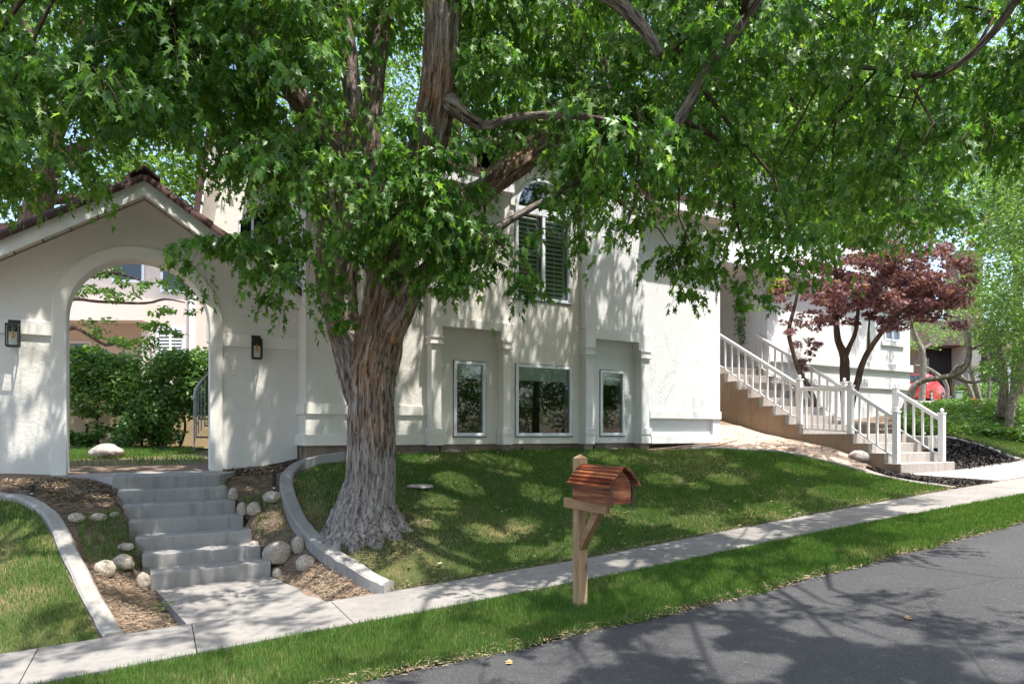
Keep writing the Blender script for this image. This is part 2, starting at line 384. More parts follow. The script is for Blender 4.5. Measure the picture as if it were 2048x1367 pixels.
def np_mesh(name, verts, faces, nside, mat, parent=None, attrs=None, smooth=False, origin=None):
    """fast mesh from arrays: verts (n,3) world, faces (m,nside)"""
    o0 = np.array(wloc(parent)) if parent is not None else np.array(origin or (0, 0, 0), dtype=float)
    me = bpy.data.meshes.new(name); verts = np.asarray(verts, dtype=np.float32) - o0.astype(np.float32)
    me.vertices.add(len(verts)); me.vertices.foreach_set('co', verts.ravel())
    m_ = len(faces); me.loops.add(m_*nside); me.loops.foreach_set('vertex_index', np.asarray(faces, dtype=np.int32).ravel())
    me.polygons.add(m_); me.polygons.foreach_set('loop_start', np.arange(0, m_*nside, nside, dtype=np.int32))
    try: me.polygons.foreach_set('loop_total', np.full(m_, nside, dtype=np.int32))
    except Exception: pass
    if smooth: me.polygons.foreach_set('use_smooth', np.ones(m_, dtype=bool))
    for k, a in (attrs or {}).items():
        at = me.attributes.new(k, 'FLOAT', 'POINT'); at.data.foreach_set('value', np.asarray(a, dtype=np.float32))
    me.update(calc_edges=True); me.validate()
    me.materials.append(MATS[mat])
    return link_mesh(name, me, parent, origin)

# ------------------------------------------------------------------ value noise for displacement
def vnoise(p, seed=0):
    p = np.asarray(p, dtype=np.float64); i = np.floor(p).astype(np.int64); f = p - i; f = f*f*(3-2*f)
    def h(a, b, c):
        x = (a*374761393 + b*668265263 + c*2147483647 + seed*1274126177) & 0x7fffffff
        x = ((x ^ (x >> 13)) * 1274126177) & 0x7fffffff
        return ((x ^ (x >> 16)) & 0xffff) / 65535.0
    r = 0
    for dx in (0, 1):
        for dy in (0, 1):
            for dz in (0, 1):
                w = (f[..., 0] if dx else 1-f[..., 0])*(f[..., 1] if dy else 1-f[..., 1])*(f[..., 2] if dz else 1-f[..., 2])
                r = r + w*h(i[..., 0]+dx, i[..., 1]+dy, i[..., 2]+dz)
    return r
def fbm(p, o=4, seed=0):
    a = 0.5; r = 0
    for k in range(o): r = r + a*vnoise(np.asarray(p)*(2**k), seed+k); a *= 0.5
    return r

# ------------------------------------------------------------------ terrain
ZR_S = [-60, -3, -1, 2, 4.3, 12, 30, 80]; ZR_Z = [-2.4, -.13, -.10, .02, .15, .80, 2.0, 4.0]
def zroad(s): return np.interp(s, ZR_S, ZR_Z)
def road_pt(px, py, dz=0.0):
    r = ray(px); Y = 6.0
    for _ in range(30):
        s = U[0]*r*Y + U[1]*Y; Y = 0.5*Y + 0.5*(CAM_H - zroad(s) - dz)*FPX/(py-CY)
    X = r*Y; return (U[0]*X+U[1]*Y, N[0]*X+N[1]*Y)
edge_up = [road_pt(*q) for q in [(0, 1310), (245, 1280), (500, 1237), (800, 1185), (1080, 1134), (1174, 1115), (1400, 1076), (1660, 1028), (1920, 980), (1990, 967), (2048, 957)]]
edge_lo = [road_pt(*q) for q in [(156, 1364), (420, 1304), (820, 1232), (1080, 1180), (1174, 1161), (1400, 1117), (1660, 1066), (1902, 1020), (2048, 989)]]
edge_rd = [road_pt(*q) for q in [(800, 1367), (930, 1330), (1170, 1260), (1400, 1212), (1600, 1158), (1800, 1108), (2048, 1058)]]
print('UP', [(round(a, 2), round(b, 2)) for a, b in edge_up]); print('LO', [(round(a, 2), round(b, 2)) for a, b in edge_lo]); print('RD', [(round(a, 2), round(b, 2)) for a, b in edge_rd])
def fitline(e, deg=2):
    a = np.array(e); c = np.polyfit(a[:, 0], a[:, 1], deg); lo, hi = a[:, 0].min(), a[:, 0].max()
    def f(s):
        s = np.asarray(s, dtype=float); sc = np.clip(s, lo, hi); d = np.polyder(c)
        return np.polyval(c, sc) + (s-sc)*np.clip(np.polyval(d, sc), -0.05, 0.05)
    return f
T_UP = fitline(edge_up); T_LO = fitline(edge_lo); T_RD = fitline(edge_rd, 1)

ctrl = []
def cp(px, py, d): ctrl.append(P(px, py, d))
def ct(px, py, t):   # by wall distance t
    Y = t/(0.877-0.48*ray(px)); ctrl.append(P(px, py, Y))
for s in np.arange(-8, 22, 1.5): x, y, _ = ST(s, float(T_UP(s))); ctrl.append((x, y, float(zroad(s))))
for q in [(620, 918, 9.5), (870, 911, 10.1), (1000, 908, 10.7), (1250, 902, 12.0), (1300, 899, 12.3), (0, 950, 8.1), (130, 950, 8.6), (440, 945, 9.4), (590, 918, 10.1),
          (210, 905, 12), (300, 897, 14), (0, 1000, 7.3), (120, 1050, 6.9), (160, 1150, 6.05), (240, 1275, 5.4),
          (565, 960, 9.0), (600, 933, 9.6), (590, 1040, 7.9), (650, 1110, 7.2), (725, 1080, 7.25), (1000, 1000, 8.9), (1300, 980, 10), (1000, 1080, 7.9),
          (1600, 960, 10.6), (302, 1186, 6.6), (541, 1158, 7.27), (232, 995, 7.8), (455, 985, 8.4), (270, 1090, 7.05), (504, 1075, 7.7), (-200, 985, 7.6), (-200, 1150, 6.0)]: cp(*q)
for q in [(1440, 884, TF-.02), (1440, 850, 10.5), (1522, 865, 10.05), (1600, 882, 9.05), (1700, 908, 7.93), (1760, 938, 7.33), (1440, 898, 9.0), (1560, 903, 8.4), (1700, 938, 7.4), (1800, 962, 6.4),
          (1870, 872, 8.3), (2048, 925, 6.6), (2048, 880, 8.2), (1909, 944, 6.94), (1803, 951, 6.94), (1920, 905, 7.6)]: ct(*q)
for q in [(1860, 806, 26), (2048, 803, 26), (1960, 800, 30), (1820, 812, 33), (2048, 790, 36), (1900, 850, 17), (2048, 850, 17)]: cp(*q)
ctrl += [(-30, 6, -1.2), (-30, 30, 1.0), (-5, 40, 2.6), (-5, 16, 1.3), (4, 17, 2.2), (10, 17.5, 1.9), (30, 30, 3.6), (40, 60, 5), (0, 70, 4), (30, 14, 3.0), (-10, 10, 1.0), (-4, 13, 1.2)]
ctrl = np.array(ctrl)
def _k(r): return r*r*np.log(r+1e-9)
_d = np.linalg.norm(ctrl[:, None, :2]-ctrl[None, :, :2], axis=2); n_ = len(ctrl)
A = np.zeros((n_+3, n_+3)); A[:n_, :n_] = _k(_d) + np.eye(n_)*0.05; A[:n_, n_] = 1; A[:n_, n_+1:] = ctrl[:, :2]; A[n_:, :n_] = A[:n_, n_:].T
W = np.linalg.solve(A, np.concatenate([ctrl[:, 2], np.zeros(3)]))
def H(x, y):
    x = np.atleast_1d(np.asarray(x, float)); y = np.atleast_1d(np.asarray(y, float)); sh = x.shape
    x = x.ravel(); y = y.ravel()
    s = U[0]*x+U[1]*y; t = N[0]*x+N[1]*y; out = np.empty(len(x))
    for i in range(0, len(x), 20000):
        sl = slice(i, i+20000)
        r = np.hypot(x[sl, None]-ctrl[None, :, 0], y[sl, None]-ctrl[None, :, 1])
        out[sl] = _k(r)@W[:n_] + W[n_] + W[n_+1]*x[sl] + W[n_+2]*y[sl]
    w = sm(t, T_UP(s)-0.15, T_UP(s)+0.35)
    out = np.clip(out, -3, 6.0)
    return (zroad(s)*(1-w) + out*w).reshape(sh)
def H1(x, y): return float(H(x, y)[0])
def ground_px(px, py, dmax=60):
    """where the view ray through a photo pixel meets the ground"""
    ds = np.linspace(3, dmax, 1600); r = ray(px)
    z = CAM_H - (py-CY)/FPX*ds; h = H(r*ds, ds); k = np.where(z < h)[0]
    d = ds[k[0]] if len(k) else dmax
    lo, hi = d-0.04, d
    for _ in range(14):
        mid = (lo+hi)/2
        if CAM_H-(py-CY)/FPX*mid < H1(r*mid, mid): hi = mid
        else: lo = mid
    return (r*hi, hi, H1(r*hi, hi))

def sheet(name, poly, step, dz, mat, kind='structure', hf=None, noise=0.0):
    """ground-hugging sheet inside a plan polygon"""
    hf = hf or H
    P2 = [Vector(p[:2]) for p in poly]; pts = []; m_ = len(P2)
    for i in range(m_):
        a, b = P2[i], P2[(i+1) % m_]; k = max(1, int((b-a).length/step))
        for j in range(k): pts.append(a.lerp(b, j/k))
    nb = len(pts); edges = [(i, (i+1) % nb) for i in range(nb)]
    xs = [p.x for p in P2]; ys = [p.y for p in P2]
    gx = np.arange(min(xs), max(xs), step); gy = np.arange(min(ys), max(ys), step)
    G = np.array([(x, y) for x in gx for y in gy]) + RNG.uniform(-.2, .2, (len(gx)*len(gy), 2))*step
    G = G[inside(G, [tuple(p) for p in P2])]
    B = np.array([tuple(p) for p in pts])
    keep = np.array([np.min(np.hypot(B[:, 0]-g[0], B[:, 1]-g[1])) > step*0.5 for g in G]) if len(G) else np.zeros(0, bool)
    G = G[keep] if len(G) else G
    vs, es, fs, *_ = delaunay_2d_cdt(pts + [Vector(g) for g in G], edges, [], 1, 1e-5)
    V = np.array([tuple(v) for v in vs]); z = hf(V[:, 0], V[:, 1]) + dz
    if noise: z = z + noise*(fbm(np.c_[V*3, np.zeros(len(V))], 3)-0.45)
    o = np_mesh(name, np.c_[V, z], np.array([list(f) for f in fs]), 3, mat, smooth=True)
    return tag(o, kind=kind)
def inside(G, poly):
    x, y = G[:, 0], G[:, 1]; r = np.zeros(len(G), bool); n = len(poly)
    for i in range(n):
        x0, y0 = poly[i][:2]; x1, y1 = poly[(i+1) % n][:2]
        c = ((y0 > y) != (y1 > y)) & (x < (x1-x0)*(y-y0)/(y1-y0+1e-12)+x0); r ^= c
    return r

def grid_ground():
    a = np.concatenate([np.linspace(-160, -14, 22)[:-1], np.arange(-14, 24, 0.13), np.linspace(24, 200, 26)])
    b = np.concatenate([np.linspace(-120, 0, 14)[:-1], np.arange(0, 22, 0.13), np.linspace(22, 260, 34)])
    X, Y = np.meshgrid(a, b, indexing='ij'); x, y = X.ravel(), Y.ravel()
    z = H(x, y)
    far = sm(np.hypot(x, y), 45, 110); z = z*(1-far) + far*np.where(y > 0, 4.0, -2.0)
    s = U[0]*x+U[1]*y; t = N[0]*x+N[1]*y
    z = z - 0.05*(t < T_UP(s)+0.0) - 0.05*(t < T_RD(s)-0.2)
    z = z + 0.03*(fbm(np.c_[x*1.5, y*1.5, x*0], 3)-.45)*(t > T_UP(s)+.3)
    foot = [P(302, 1146, 6.55), P(542, 1125, 7.22), P(440.5, 947.5, 8.9), P(224, 954, 8.2)]
    z = z - 0.30*inside(np.c_[x, y], foot)
    z = z - 0.45*inside(np.c_[x, y], [ST(11.86, 6.99), ST(13.57, 6.99), ST(13.57, 11), ST(11.86, 11)])
    ni, nj = len(a), len(b); idx = np.arange(ni*nj).reshape(ni, nj)
    F = np.stack([idx[:-1, :-1].ravel(), idx[1:, :-1].ravel(), idx[1:, 1:].ravel(), idx[:-1, 1:].ravel()], 1)
    tag(np_mesh('ground', np.c_[x, y, z], F, 4, 'dirt', smooth=True), kind='structure')
grid_ground()

def zflat(x, y): return zroad(U[0]*np.asarray(x)+U[1]*np.asarray(y))
# road
ss = np.arange(-40, 61, 0.5); V = []; 
tt = np.array([0.16, 0.0, -0.6, -1.5, -3.5, -6.0, -9.5])
for s in ss:
    te = float(T_RD(s))+0.03*math.sin(s*7)+0.02*math.sin(s*17.3)
    for k, q in enumerate(tt):
        x, y, _ = ST(s, te+q); V.append((x, y, float(zroad(s))+0.010 - (0.035 if k == 0 else 0) + 0.05*min(1, max(0, -q/3))))
ni, nj = len(ss), len(tt); idx = np.arange(ni*nj).reshape(ni, nj)
Fq = np.stack([idx[:-1, :-1].ravel(), idx[1:, :-1].ravel(), idx[1:, 1:].ravel(), idx[:-1, 1:].ravel()], 1)
tag(np_mesh('road', V, Fq, 4, 'asphalt', smooth=True), kind='structure')
# sidewalk: poured panels with joints
mb = MB(); joints = []
jpx = [(60, 1363, 1305), (395, 1302, 1263), (688, 1250, 1208), (960, 1205, 1170)]
js = sorted([-7.0, -5.4, -3.8] + [road_pt(62, 1330)[0], road_pt(390, 1290)[0], road_pt(690, 1235)[0], road_pt(945, 1190)[0]])
while js[-1] < 24: js.append(js[-1]+1.25)
for a, b in zip(js[:-1], js[1:]):
    k = 5
    for i in range(k):
        s0 = a+0.004+(b-a-0.008)*i/k; s1 = a+0.004+(b-a-0.008)*(i+1)/k
        q = []
        for zz in (-0.1, 0.03):
            for s, tf in ((s0, T_LO), (s1, T_LO), (s1, T_UP), (s0, T_UP)):
                q.append(ST(s, float(tf(s)), float(zroad(s))+zz))
        mb.add(q, [(4, 5, 6, 7), (0, 1, 5, 4), (2, 3, 7, 6)] + ([(3, 0, 4, 7)] if i == 0 else []) + ([(1, 2, 6, 5)] if i == k-1 else []))
tag(mb.build('sidewalk', 'concrete_walk', fixn=False), kind='structure')

jx = []
for j_ in js[1:9]:
    q_ = RNG.uniform(0, 1, 130)**1.5; tl, tu = float(T_LO(j_)), float(T_UP(j_))
    for k_ in q_: jx.append(ST(j_+random.uniform(-.008, .008), tl+(tu-tl)*k_)[:2])
joint_xy = np.array(jx)
# plan polygons of the ground areas
G_ = lambda pts: [ground_px(*p) for p in pts]
up_pts = [ST(s, float(T_UP(s))+0.02) for s in np.linspace(road_pt(800, 1185)[0], road_pt(1905, 983)[0], 14)]
lawn_poly = G_([(740, 1160), (655, 1105), (612, 1052), (592, 1003), (588, 968), (602, 947), (640, 930), (690, 922), (760, 913), (860, 906), (1000, 902), (1130, 899), (1250, 898), (1440, 899), (1560, 907), (1640, 922), (1720, 943), (1800, 963), (1890, 977)]) + up_pts[::-1]
left_up = [ST(s, float(T_UP(s))+0.02) for s in np.linspace(-4.2, road_pt(205, 1287)[0], 5)]
lawn_left = G_([(-160, 1000), (0, 1003), (45, 1007), (80, 1035), (108, 1085), (135, 1150), (172, 1225), (203, 1280)]) + left_up[::-1]
verge = [ST(s, float(T_LO(s))-0.01) for s in np.linspace(-6, 24, 40)] + [ST(s, float(T_RD(s))+0.03+0.03*math.sin(s*5)) for s in np.linspace(24, -6, 60)]
right_lawn = G_([(1885, 868), (1950, 885), (2000, 905), (2048, 925), (2140, 935), (2140, 872), (2048, 872), (1960, 872)])
court = G_([(60, 925), (330, 912), (400, 905), (410, 899), (130, 897), (60, 897)])
front_beds = G_([(150, 1040), (168, 1120), (205, 1150), (288, 1128), (262, 1075), (230, 1020), (190, 1035)])
bed_right = G_([(482, 1000), (548, 985), (596, 1052), (575, 1092), (520, 1085), (500, 1040)])
sheet('lawn', lawn_poly, 0.16, 0.012, 'lawn_soil', noise=0.01)
sheet('lawn', lawn_left, 0.16, 0.012, 'lawn_soil')
sheet('lawn', right_lawn, 0.25, 0.03, 'lawn_soil')
sheet('lawn', verge, 0.2, 0.010, 'lawn_soil', hf=zflat)
mulch_poly = G_([(1800, 948), (1903, 940), (2048, 944), (2140, 946), (2140, 938), (2048, 924), (1995, 902), (1940, 884), (1880, 874), (1850, 900)])
sheet('mulch', mulch_poly, 0.15, 0.02, 'bark_mulch', noise=0.06)
mulch2 = G_([(1730, 935), (1800, 949), (1900, 960), (1985, 969), (1915, 978), (1850, 966), (1790, 955)])
sheet('mulch', mulch2, 0.12, 0.02, 'bark_mulch', noise=0.04)
dirt_slope = G_([(1380, 897), (1440, 884), (1440, 852), (1480, 852), (1522, 863), (1600, 882), (1700, 908), (1750, 936), (1790, 955), (1715, 938), (1640, 916), (1560, 902), (1440, 897)])
sheet('dirt_slope', dirt_slope, 0.12, 0.012, 'pale_dirt', noise=0.05)

# ------------------------------------------------------------------ grass and small ground scatter
def scatter_in(poly, n):
    a = np.array([p[:2] for p in poly]); lo, hi = a.min(0), a.max(0); out = np.zeros((0, 2))
    while len(out) < n:
        g = RNG.uniform(lo, hi, (n*2, 2)); out = np.r_[out, g[inside(g, poly)]]
    return out[:n]
def blades(name, xy, z, hgt, wid, mat, tint, parent=None, lean=0.35):
    n = len(xy); a = RNG.uniform(0, 2*np.pi, n); la = RNG.uniform(0, 2*np.pi, n); l = RNG.uniform(0.05, 1.0, n)*lean*hgt
    b = np.c_[xy, z-0.01]; side = np.c_[np.cos(a), np.sin(a), np.zeros(n)]*wid[:, None]*0.5
    tip = b + np.c_[np.cos(la)*l, np.sin(la)*l, hgt]; mid = b*0.5+tip*0.5 + np.c_[-np.cos(la)*l*.15, -np.sin(la)*l*.15, np.zeros(n)+hgt*.06]
    V = np.stack([b-side, b+side, mid+side*0.75, mid-side*0.75, tip], 1).reshape(-1, 3)
    k = (np.arange(n)*5)[:, None]
    F = np.concatenate([k+np.array([0, 1, 2]), k+np.array([0, 2, 3]), k+np.array([3, 2, 4])])
    return np_mesh(name, V, F, 3, mat, parent, {'tint': np.repeat(np.clip(tint, 0, 1), 5)})
def lawn_blades(poly, dens, name, hf=H, hmul=1.0, dry=0.0, label=None, minp=0.0):
    a = np.array([p[:2] for p in poly]); ar = 0.5*abs(np.sum(a[:, 0]*np.roll(a[:, 1], -1)-a[:, 1]*np.roll(a[:, 0], -1)))
    xy = scatter_in(poly, int(ar*dens)); n = len(xy)
    patch = fbm(np.c_[xy*1.1, np.full(n, 3.3)], 3, 5); fine = fbm(np.c_[xy*6, np.full(n, 1.3)], 2, 9)
    dryness = np.clip((patch-0.47)*5+dry, 0, 1)
    dt = np.hypot(xy[:, 0]+1.7, xy[:, 1]-7.4); dryness = np.clip(dryness+np.clip(1.5-dt, 0, 1)*.9, 0, 1)
    keep = RNG.uniform(0, 1, n) < (1-0.55*dryness)*(0.55+fine)
    xy = xy[keep]; dryness = dryness[keep]; fine = fine[keep]; n = len(xy)
    d = np.hypot(xy[:, 0], xy[:, 1])
    h = RNG.uniform(0.028, 0.062, n)*hmul*(0.75+0.6*fine); w = RNG.uniform(0.003, 0.006, n)*np.clip(d/6, 0.8, 2.2)
    tint = RNG.uniform(0.0, 0.72, n)+0.5*(fine-.4); isdry = RNG.uniform(0, 1, n) < (0.03+0.55*dryness); tint = np.where(isdry, RNG.uniform(0.85, 1.0, n), tint)
    o = blades(name, xy, hf(xy[:, 0], xy[:, 1])+0.012, h, w, 'grass_blade', tint)
    return tag(o, kind='stuff', label=label, cat='grass')
lawn_blades(lawn_poly, 6200, 'lawn_grass', label='green mown grass of the main lawn around the big maple')
lawn_blades(lawn_left, 6500, 'lawn_grass', dry=0.5, label='patchy grass of the small lawn left of the steps')
vg = [p for p in verge]
verge_vis = [ST(s, float(T_LO(s))-0.0) for s in np.linspace(-2.0, 15, 30)] + [ST(s, float(T_RD(s))+0.03+0.05*math.sin(s*5)+0.03*math.sin(s*13)) for s in np.linspace(15, -2.0, 90)]
lawn_blades(verge_vis, 12500, 'verge_grass', hf=zflat, hmul=1.15, dry=-0.25, label='thick green grass strip between the sidewalk and the road')
n_j = len(joint_xy); tag(blades('joint_grass', joint_xy, zflat(joint_xy[:, 0], joint_xy[:, 1])+.015, RNG.uniform(.015, .035, n_j), RNG.uniform(.003, .006, n_j), 'grass_blade', RNG.uniform(.1, 1, n_j)), 'thin grass growing in the sidewalk joints', 'grass', None, 'stuff')
lawn_blades(right_lawn, 4200, 'lawn_grass', hmul=1.2, dry=-.2, label='green grass beside the curved kerb at the right edge')
lawn_blades(court, 1500, 'courtyard_grass', hmul=1.6, dry=-.3, label='grass seen through the arch behind the pale rock')
lawn_blades(G_([(130, 932), (420, 928), (405, 913), (135, 912)]), 700, 'courtyard_grass', hmul=1.2, dry=.2, label='thin shaded grass just inside the arch')
lawn_blades(front_beds, 2300, 'bed_grass', hmul=1.9, dry=.1, label='long uneven grass between the left kerb and the steps')
lawn_blades(bed_right, 1700, 'bed_grass', hmul=2.1, dry=-.1, label='weedy grass tufts between the steps and the curved kerb')
far_lawn = G_([(1870, 806), (1990, 815), (2140, 822), (2140, 795), (1990, 790), (1900, 795)])
sheet('lawn', far_lawn, 0.8, 0.04, 'lawn_soil')
lawn_blades(far_lawn, 260, 'lawn_grass', hmul=2.5, dry=-.3, label='sunny neighbouring lawn beyond the ground cover')
# dry leaf and straw litter on the beds, and a fringe along the lawn edge
def litter(poly, n, name, mat, label, ln=(0.02, 0.07), wd=(0.003, 0.008), hf=H, up=0.012, flat=0.25):
    xy = scatter_in(poly, n); a = RNG.uniform(0, 2*np.pi, n); L = RNG.uniform(*ln, n); Wd = RNG.uniform(*wd, n)
    z = hf(xy[:, 0], xy[:, 1])+up+RNG.uniform(0, 0.02, n)
    d = np.c_[np.cos(a)*L, np.sin(a)*L, RNG.uniform(-flat, flat, n)*L]*0.5; s = np.c_[-np.sin(a)*Wd, np.cos(a)*Wd, RNG.uniform(-.4, .4, n)*Wd]*0.5
    c = np.c_[xy, z]; V = np.stack([c-d-s, c+d-s, c+d+s, c-d+s], 1).reshape(-1, 3); F = (np.arange(n)*4)[:, None]+np.arange(4)
    return tag(np_mesh(name, V, F, 4, mat, None, {'tint': np.repeat(RNG.uniform(0, 1, n)**1.6, 4)}), label, 'litter', None, 'stuff')
bed_l = G_([(-100, 965), (0, 962), (225, 958), (250, 1020), (300, 1130), (370, 1250), (255, 1275), (190, 1160), (140, 1060), (60, 996), (-100, 992)])
bed_r = G_([(445, 955), (590, 925), (565, 950), (570, 985), (640, 1110), (740, 1185), (655, 1205), (545, 1150), (500, 1050)])
litter(bed_l, 9000, 'straw', 'straw', 'dry straw and twigs on the bare bed left of the steps')
litter(bed_r, 6000, 'straw', 'straw', 'dry straw and twigs on the bare bed right of the steps')
tree_ring = G_([(610, 1030), (650, 1120), (740, 1150), (850, 1110), (860, 1040), (760, 1020)])
litter(tree_ring, 3500, 'straw', 'straw', 'dry litter around the foot of the big maple')
litter(lawn_poly, 420, 'fallen_leaves', 'straw', 'scattered dry leaves and twigs lying on the main lawn', ln=(0.02, 0.06), wd=(0.008, 0.03), up=.05)
rd_e = [ST(s, float(T_RD(s))+0.16) for s in np.linspace(-1.5, 14, 30)] + [ST(s, float(T_RD(s))-0.05) for s in np.linspace(14, -1.5, 30)]
litter(rd_e, 4500, 'straw', 'straw', 'dry grass and grit along the edge of the road', hf=zflat, ln=(0.01, 0.05), up=0.02)
up_e = [ST(s, float(T_UP(s))+0.10) for s in np.linspace(2.0, 12, 30)] + [ST(s, float(T_UP(s))-0.02) for s in np.linspace(12, 2.0, 30)]
litter(up_e, 3500, 'straw', 'straw', 'dry clippings where the main lawn meets the sidewalk', up=0.03, ln=(0.01, 0.04))
litter(dirt_slope, 500, 'straw', 'wood_chip', 'small clods and chips on the pale dirt slope by the porch steps', ln=(0.01, 0.05), wd=(0.01, 0.03), up=.01)
litter(mulch_poly, 9000, 'mulch_chips', 'mulch_chip', 'black shredded bark chips beside the porch steps', ln=(0.03, 0.11), wd=(0.01, 0.03), up=.03, flat=0.9)
litter(mulch2, 6000, 'mulch_chips', 'mulch_chip', 'black shredded bark chips below the right walkway', ln=(0.03, 0.09), wd=(0.01, 0.025), up=.025, flat=0.9)
chip_bed = G_([(445, 952), (590, 935), (640, 915), (600, 912), (445, 942)])
litter(chip_bed, 5000, 'wood_chips', 'wood_chip', 'pale wood chips on the bed below the arch wall', ln=(0.02, 0.06), wd=(0.01, 0.03), flat=.6)
litter(G_([(0, 962), (225, 958), (240, 1000), (120, 1010), (60, 985)]), 1200, 'wood_chips', 'straw', 'brown wood chips at the foot of the left arch wall', ln=(0.02, 0.06), wd=(0.01, 0.02), flat=.6)

# kerbs (poured garden edging)
def kerb(pix, width, hgt, label, off=0.0, z_extra=0.0):
    pts = [Vector(ground_px(*p)) for p in pix]
    # smooth resample
    out = []
    for i in range(len(pts)-1):
        p0 = pts[max(i-1, 0)]; p1 = pts[i]; p2 = pts[i+1]; p3 = pts[min(i+2, len(pts)-1)]
        for j in range(6):
            q = j/6; out.append(0.5*((2*p1)+(p2-p0)*q+(2*p0-5*p1+4*p2-p3)*q*q+(3*p1-p0-3*p2+p3)*q**3))
    out.append(pts[-1]); mb = MB(); n = len(out); rows = []
    for i, p in enumerate(out):
        d = (out[min(i+1, n-1)]-out[max(i-1, 0)]); d.z = 0; d.normalize(); sd = Vector((-d.y, d.x, 0))
        zt = H1(p.x, p.y)+hgt+z_extra; cut = 0.012 if (i % 9 == 8) else 0.0
        prof = [(-width/2, -0.15), (-width/2, -0.02-cut), (-width/2+0.02, 0-cut), (width/2-0.02, 0-cut), (width/2, -0.02-cut), (width/2, -0.15)]
        rows.append([(p.x+sd.x*a, p.y+sd.y*a, zt+b) for a, b in prof])
    for r in rows: mb.v += r
    for i in range(n-1):
        for j in range(5): a = i*6+j; mb.f.append((a, a+1, a+7, a+6))
    mb.f.append((0, 1, 2, 3, 4, 5)); e = (n-1)*6; mb.f.append((e+5, e+4, e+3, e+2, e+1, e))
    o = mb.build('garden_kerb', 'concrete_kerb', origin=tuple(pts[0])); return tag(o, label, 'kerb')
kerb([(-120, 992), (0, 996), (50, 1003), (95, 1030), (122, 1070), (142, 1120), (172, 1180), (205, 1240), (228, 1278)], 0.15, 0.06, 'curved grey concrete kerb edging the left lawn')
kerb([(690, 920), (640, 926), (600, 938), (576, 960), (574, 990), (592, 1040), (625, 1085), (670, 1125), (725, 1160), (778, 1186)], 0.17, 0.12, 'curved grey concrete kerb between the left steps and the maple')
kerb([(1380, 897), (1480, 899), (1560, 904), (1640, 919), (1720, 941), (1800, 961), (1860, 970), (1912, 976)], 0.12, 0.04, 'pale concrete kerb curving between the pale dirt and the main lawn')
kerb([(1868, 874), (1920, 882), (1970, 896), (2010, 912), (2060, 928), (2140, 938)], 0.16, 0.06, 'curved kerb around the black mulch at the right edge')
kerb([(690, 921), (760, 911), (860, 905)], 0.06, 0.02, 'thin kerb at the foot of the foundation behind the maple')

# ------------------------------------------------------------------ left steps and walkway
tops = [((300, 1146), (542, 1125)), ((284, 1107.6), (522, 1093)), ((270, 1074.7), (504, 1061)), ((257, 1042), (487, 1030)), ((245, 1010), (471, 1001)), ((235, 982), (455.6, 973.5)), ((224, 954), (440.5, 947.5))]
step_c = []
for k, (a, b) in enumerate(tops):
    dl = 6.6+0.234*k; dr = 7.27+0.234*k; pa = P(a[0], a[1], dl); pb = P(b[0], b[1], dr); zm = 0.5*(pa[2]+pb[2])
    step_c.append((Vector((pa[0], pa[1], pa[2]*.5+zm*.5)), Vector((pb[0], pb[1], pb[2]*.5+zm*.5))))
steps = empty('concrete_steps', tuple(step_c[0][0]), 'seven broad grey concrete steps leading up to the arch', 'steps')
for k, (a, b) in enumerate(step_c):
    mb = MB(); back = Vector((-0.26, 0.46, 0)) if k < 6 else Vector((-0.50, 0.95, 0))
    zb = (step_c[k-1][0].z if k else H1(a.x, a.y))-0.22
    a2, b2 = a+back, b+back
    nose = 0.0
    mb.hexa([(a.x, a.y, zb), (b.x, b.y, zb), (b2.x, b2.y, zb), (a2.x, a2.y, zb), tuple(a), tuple(b), (b2.x, b2.y, b.z), (a2.x, a2.y, a.z)])
    mb.build('step', 'concrete_steps', steps, bevel=0.012)
zf = step_c[6][0].z
wk = [ground_px(310, 1184), ground_px(541, 1158), ground_px(655, 1211), ground_px(375, 1257)]
wp = [Vector((step_c[0][0].x, step_c[0][0].y, 0)), Vector((step_c[0][1].x, step_c[0][1].y, 0))]
def slab_walk(name, poly, top, th, mat, label=None):
    mb = MB(); n = len(poly); k = [tuple(p[:2])+(p[2]+top,) for p in poly]; j = [tuple(p[:2])+(p[2]+top-th,) for p in poly]
    mb.poly(k); mb.poly(j[::-1])
    for i in range(n): mb.poly([k[i], j[i], j[(i+1) % n], k[(i+1) % n]])
    return tag(mb.build(name, mat, bevel=0.01), kind='structure')
slab_walk('walkway', [wk[0], wk[3], wk[2], wk[1]][::-1], 0.035, 0.12, 'concrete_walk')
# arch threshold slab in front of and under the arch
mb = MB()
l0 = P(150, 950, 8.45); thr = [(l0[0], l0[1]), (step_c[6][0].x-.02, step_c[6][0].y+.10), (step_c[6][1].x, step_c[6][1].y+.10)]
ta = TF+0.81
zt = zf-0.004
b0 = ST(S(100, ta+.5), ta+.45); b1 = ST(S(470, ta+.5), ta+.45)
pl = [thr[0], thr[1], thr[2], ST(S(470, ta-.35), ta-.35)[:2], b1[:2], b0[:2], ST(S(100, ta-.05), ta-.1)[:2]]
k = [(p[0], p[1], zt) for p in pl]; j = [(p[0], p[1], zt-.25) for p in pl]
mb.poly(k); mb.poly(j[::-1])
for i in range(len(pl)): mb.poly([k[i], j[i], j[(i+1) % len(pl)], k[(i+1) % len(pl)]])
tag(mb.build('path', 'concrete_light', bevel=0.008), kind='structure')
